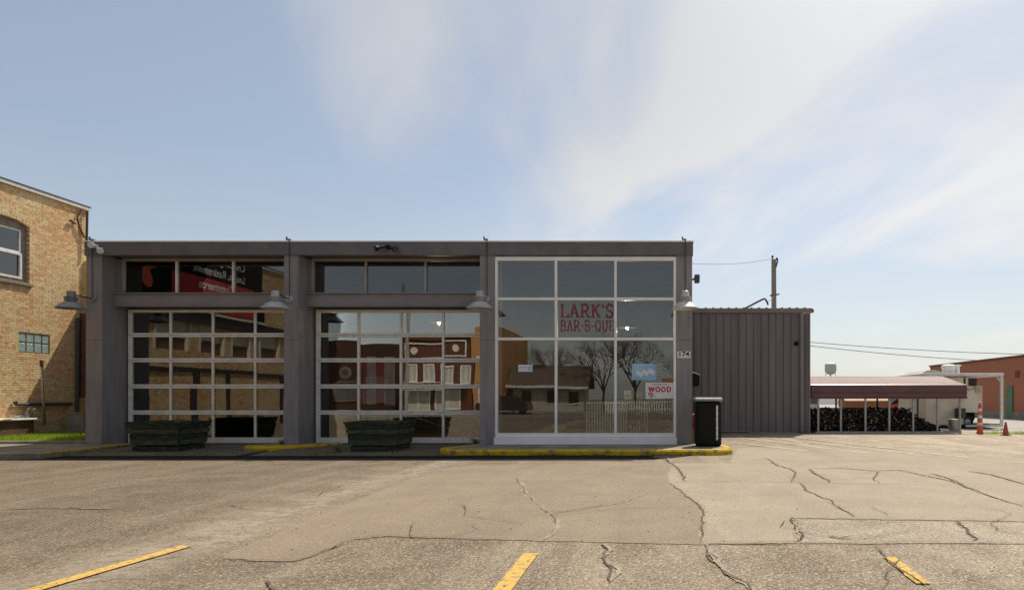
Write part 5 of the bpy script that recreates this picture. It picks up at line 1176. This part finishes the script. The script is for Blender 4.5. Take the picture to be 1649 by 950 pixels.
# ------------------------------------------------------------------ across the street: it shows only as reflections in the glass
def tree(X, Y, h, label, seed, spread=1.0):
    rnd = random.Random(seed); t = thing('bare_tree', label, 'tree', (X, Y, 0), 'bare trees across the street'); tr, br = MB(), MB()
    def grow(p, d, l, r, lv):
        e_ = p + d*l; (tr if lv < 2 else br).tube(p, e_, r, r*.68, 7 if lv < 2 else 4, False)
        if lv >= 7: return
        for k in range(rnd.choice((2,3,3)) if lv else 4):
            nd = (d + Vector((rnd.gauss(0,.42)*spread, rnd.gauss(0,.42)*spread, rnd.gauss(.06,.22)))).normalized(); grow(e_, nd, l*rnd.uniform(.66,.86), r*.62, lv+1)
    grow(Vector((X,Y,-.06)), Vector((0,0,1)), h*.21, h*.016, 0)
    obj('trunk', tr, M['bark'], t); o = obj('branches', br, M['bark'], t); o['kind'] = 'stuff'
for k, (x, y, h) in enumerate(((-9.5,-31,8.5),(-4.5,-30,9),(-1.6,-31,10),(3,-34,8))):
    tree(x, y, h, ['leafless tree across the street behind the gabled house', 'leafless tree across the street beside the picket fence', 'widest leafless tree across the street, mirrored in the storefront', 'leafless tree across the street by the low brown shed'][k], 11+k)
def front(name, label, x0, x1, y, h, dep, m, wins, trim, cornice=None, fill='siding'):
    t = thing(name, label, 'building', ((x0+x1)/2, y, 0))
    obj('wall', MB().box(x0, x1, y-dep, y, -0.05, h), m, t)
    for (a_, b_, c_, d_) in wins:
        w = obj('window', MB().box(a_, b_, y+.003, y+.03, c_, d_), M[fill], t)
        obj('frame', MB().box(a_-.1, b_+.1, y+.003, y+.09, c_-.14, c_-.001).box(a_-.1, a_-.001, y+.003, y+.08, c_, d_).box(b_+.001, b_+.1, y+.003, y+.08, c_, d_).box(a_-.1, b_+.1, y+.003, y+.09, d_+.001, d_+.12), trim, w)
        obj('sash_bar', MB().box((a_+b_)/2-.04, (a_+b_)/2+.04, y+.031, y+.06, c_, d_), trim, w)
    if cornice: obj('cornice', MB().box(x0-.1, x1+.1, y+.001, y+.25, h-.3, h), cornice, t)
    return t
t = front('maroon_shopfront', 'maroon brick shopfront with white framed sign band across the street', -22.8, -16.4, -26, 7.0, 12, M['brick_maroon'], [(-22.2+1.55*k, -21.4+1.55*k, 2.9, 4.3) for k in range(4)] + [(-22.3,-20.2,.3,2.1),(-19.6,-17.5,.3,2.1)], M['white_paint'], M['brick_maroon'])
fr = MB()
for z in (5.0, 6.35): fr.box(-22.5, -16.7, -25.99, -25.9, z, z+.12)
for x in (-22.5, -16.82): fr.box(x, x+.12, -25.99, -25.9, 5.121, 6.349)
obj('sign_band', fr, M['white_paint'], t)
for x in (-21.7, -17.7): obj('ornament', MB().lathe((x, -25.95, 5.75), [(0,.03),(.3,.03),(.34,-.03)], 10, 'Y'), M['cream'], t)
for k in range(12):
    x = -22.4+.5*k; obj('truss_bar', MB().path([(x,-25.5,2.25),(x+.35,-25.5,2.75)], .03, 5), M['white_paint'], t)
obj('canopy', MB().box(-22.6,-16.6,-25.98,-25.2,2.2,2.26).box(-22.6,-16.6,-25.55,-25.45,2.74,2.8), M['white_paint'], t)
front('orange_brick_shop', 'orange brick shop next to the maroon shopfront across the street', -16.2, -13.6, -25.6, 7.6, 14, M['brick_orange'], [(-15.6,-14.4,3.2,4.9),(-15.6,-14.4,.3,2.3)], M['white_paint'])
front('brown_warehouse', 'long dark brick warehouse across the street beyond the striped banner reflection', -52, -24.5, -30, 6.6, 25, M['warehouse'], [(-50+3.2*k,-48+3.2*k,1,3) for k in range(8)], M['brown_shutter'], None, 'dark_grey')
t = thing('gabled_house', 'low brown roofed house with pale walls across the street', 'house', (-9, -29, 0))
obj('wall', MB().box(-12.8,-6.2,-34,-28,-.05,2.4), M['siding'], t)
obj('roof', MB().prism([(-27.4,2.3),(-31,4.4),(-34.6,2.3),(-34.6,2.15),(-31,4.2),(-27.4,2.15)], 'X', -13.3, -5.7), M['shingle'], t)
obj('fascia_board', MB().box(-13.3,-5.7,-27.39,-27.3,2.1,2.32), M['white_paint'], t)
for a_ in (-12,-9.6,-7.6): w = obj('window', MB().box(a_,a_+.9,-27.998,-27.95,.8,1.9), M['black'], t); obj('frame', MB().box(a_-.08,a_+.98,-27.99,-27.93,1.901,2.0).box(a_-.08,a_+.98,-27.99,-27.93,.7,.799), M['white_paint'], w)
t = thing('low_brown_shed', 'low orange brown shed across the street', 'shed', (3, -30, 0))
obj('wall', MB().box(1.2,6,-33,-29,-.05,2.4), M['dark_wood'], t); obj('fascia', MB().box(1.0,6.2,-33.2,-28.8,2.401,3.1), M['brick_orange'], t)
t = thing('picket_fence', 'white picket fence along the far pavement', 'fence', (0, -24.8, .09))
for k in range(36):
    obj('picket', MB().box(-4+.22*k, -3.9+.22*k, -24.9, -24.86, -.04, 1.1), M['white_paint'], t)
obj('fence_rail', MB().box(-4.1,4,-24.95,-24.905,.85,.93).box(-4.1,4,-24.95,-24.905,.3,.38), M['white_paint'], t)
car((-11.6, -18.0, -0.03), R(4), paint('black_car_paint', (0.02,0.02,0.024)), 'black car parked across the street, mirrored in the storefront')
t = thing('street_pole', 'dark wooden street pole across the street', 'utility pole', (-20.0, -19.6, 0))
obj('pole', MB().tube((-20.0,-19.6,-.05),(-20.0,-19.6,10.5),.17,.13,12), M['pole_wood'], t); obj('cross_arm', MB().box(-21.1,-18.9,-19.7,-19.5,9.6,9.75), M['pole_wood'], t)
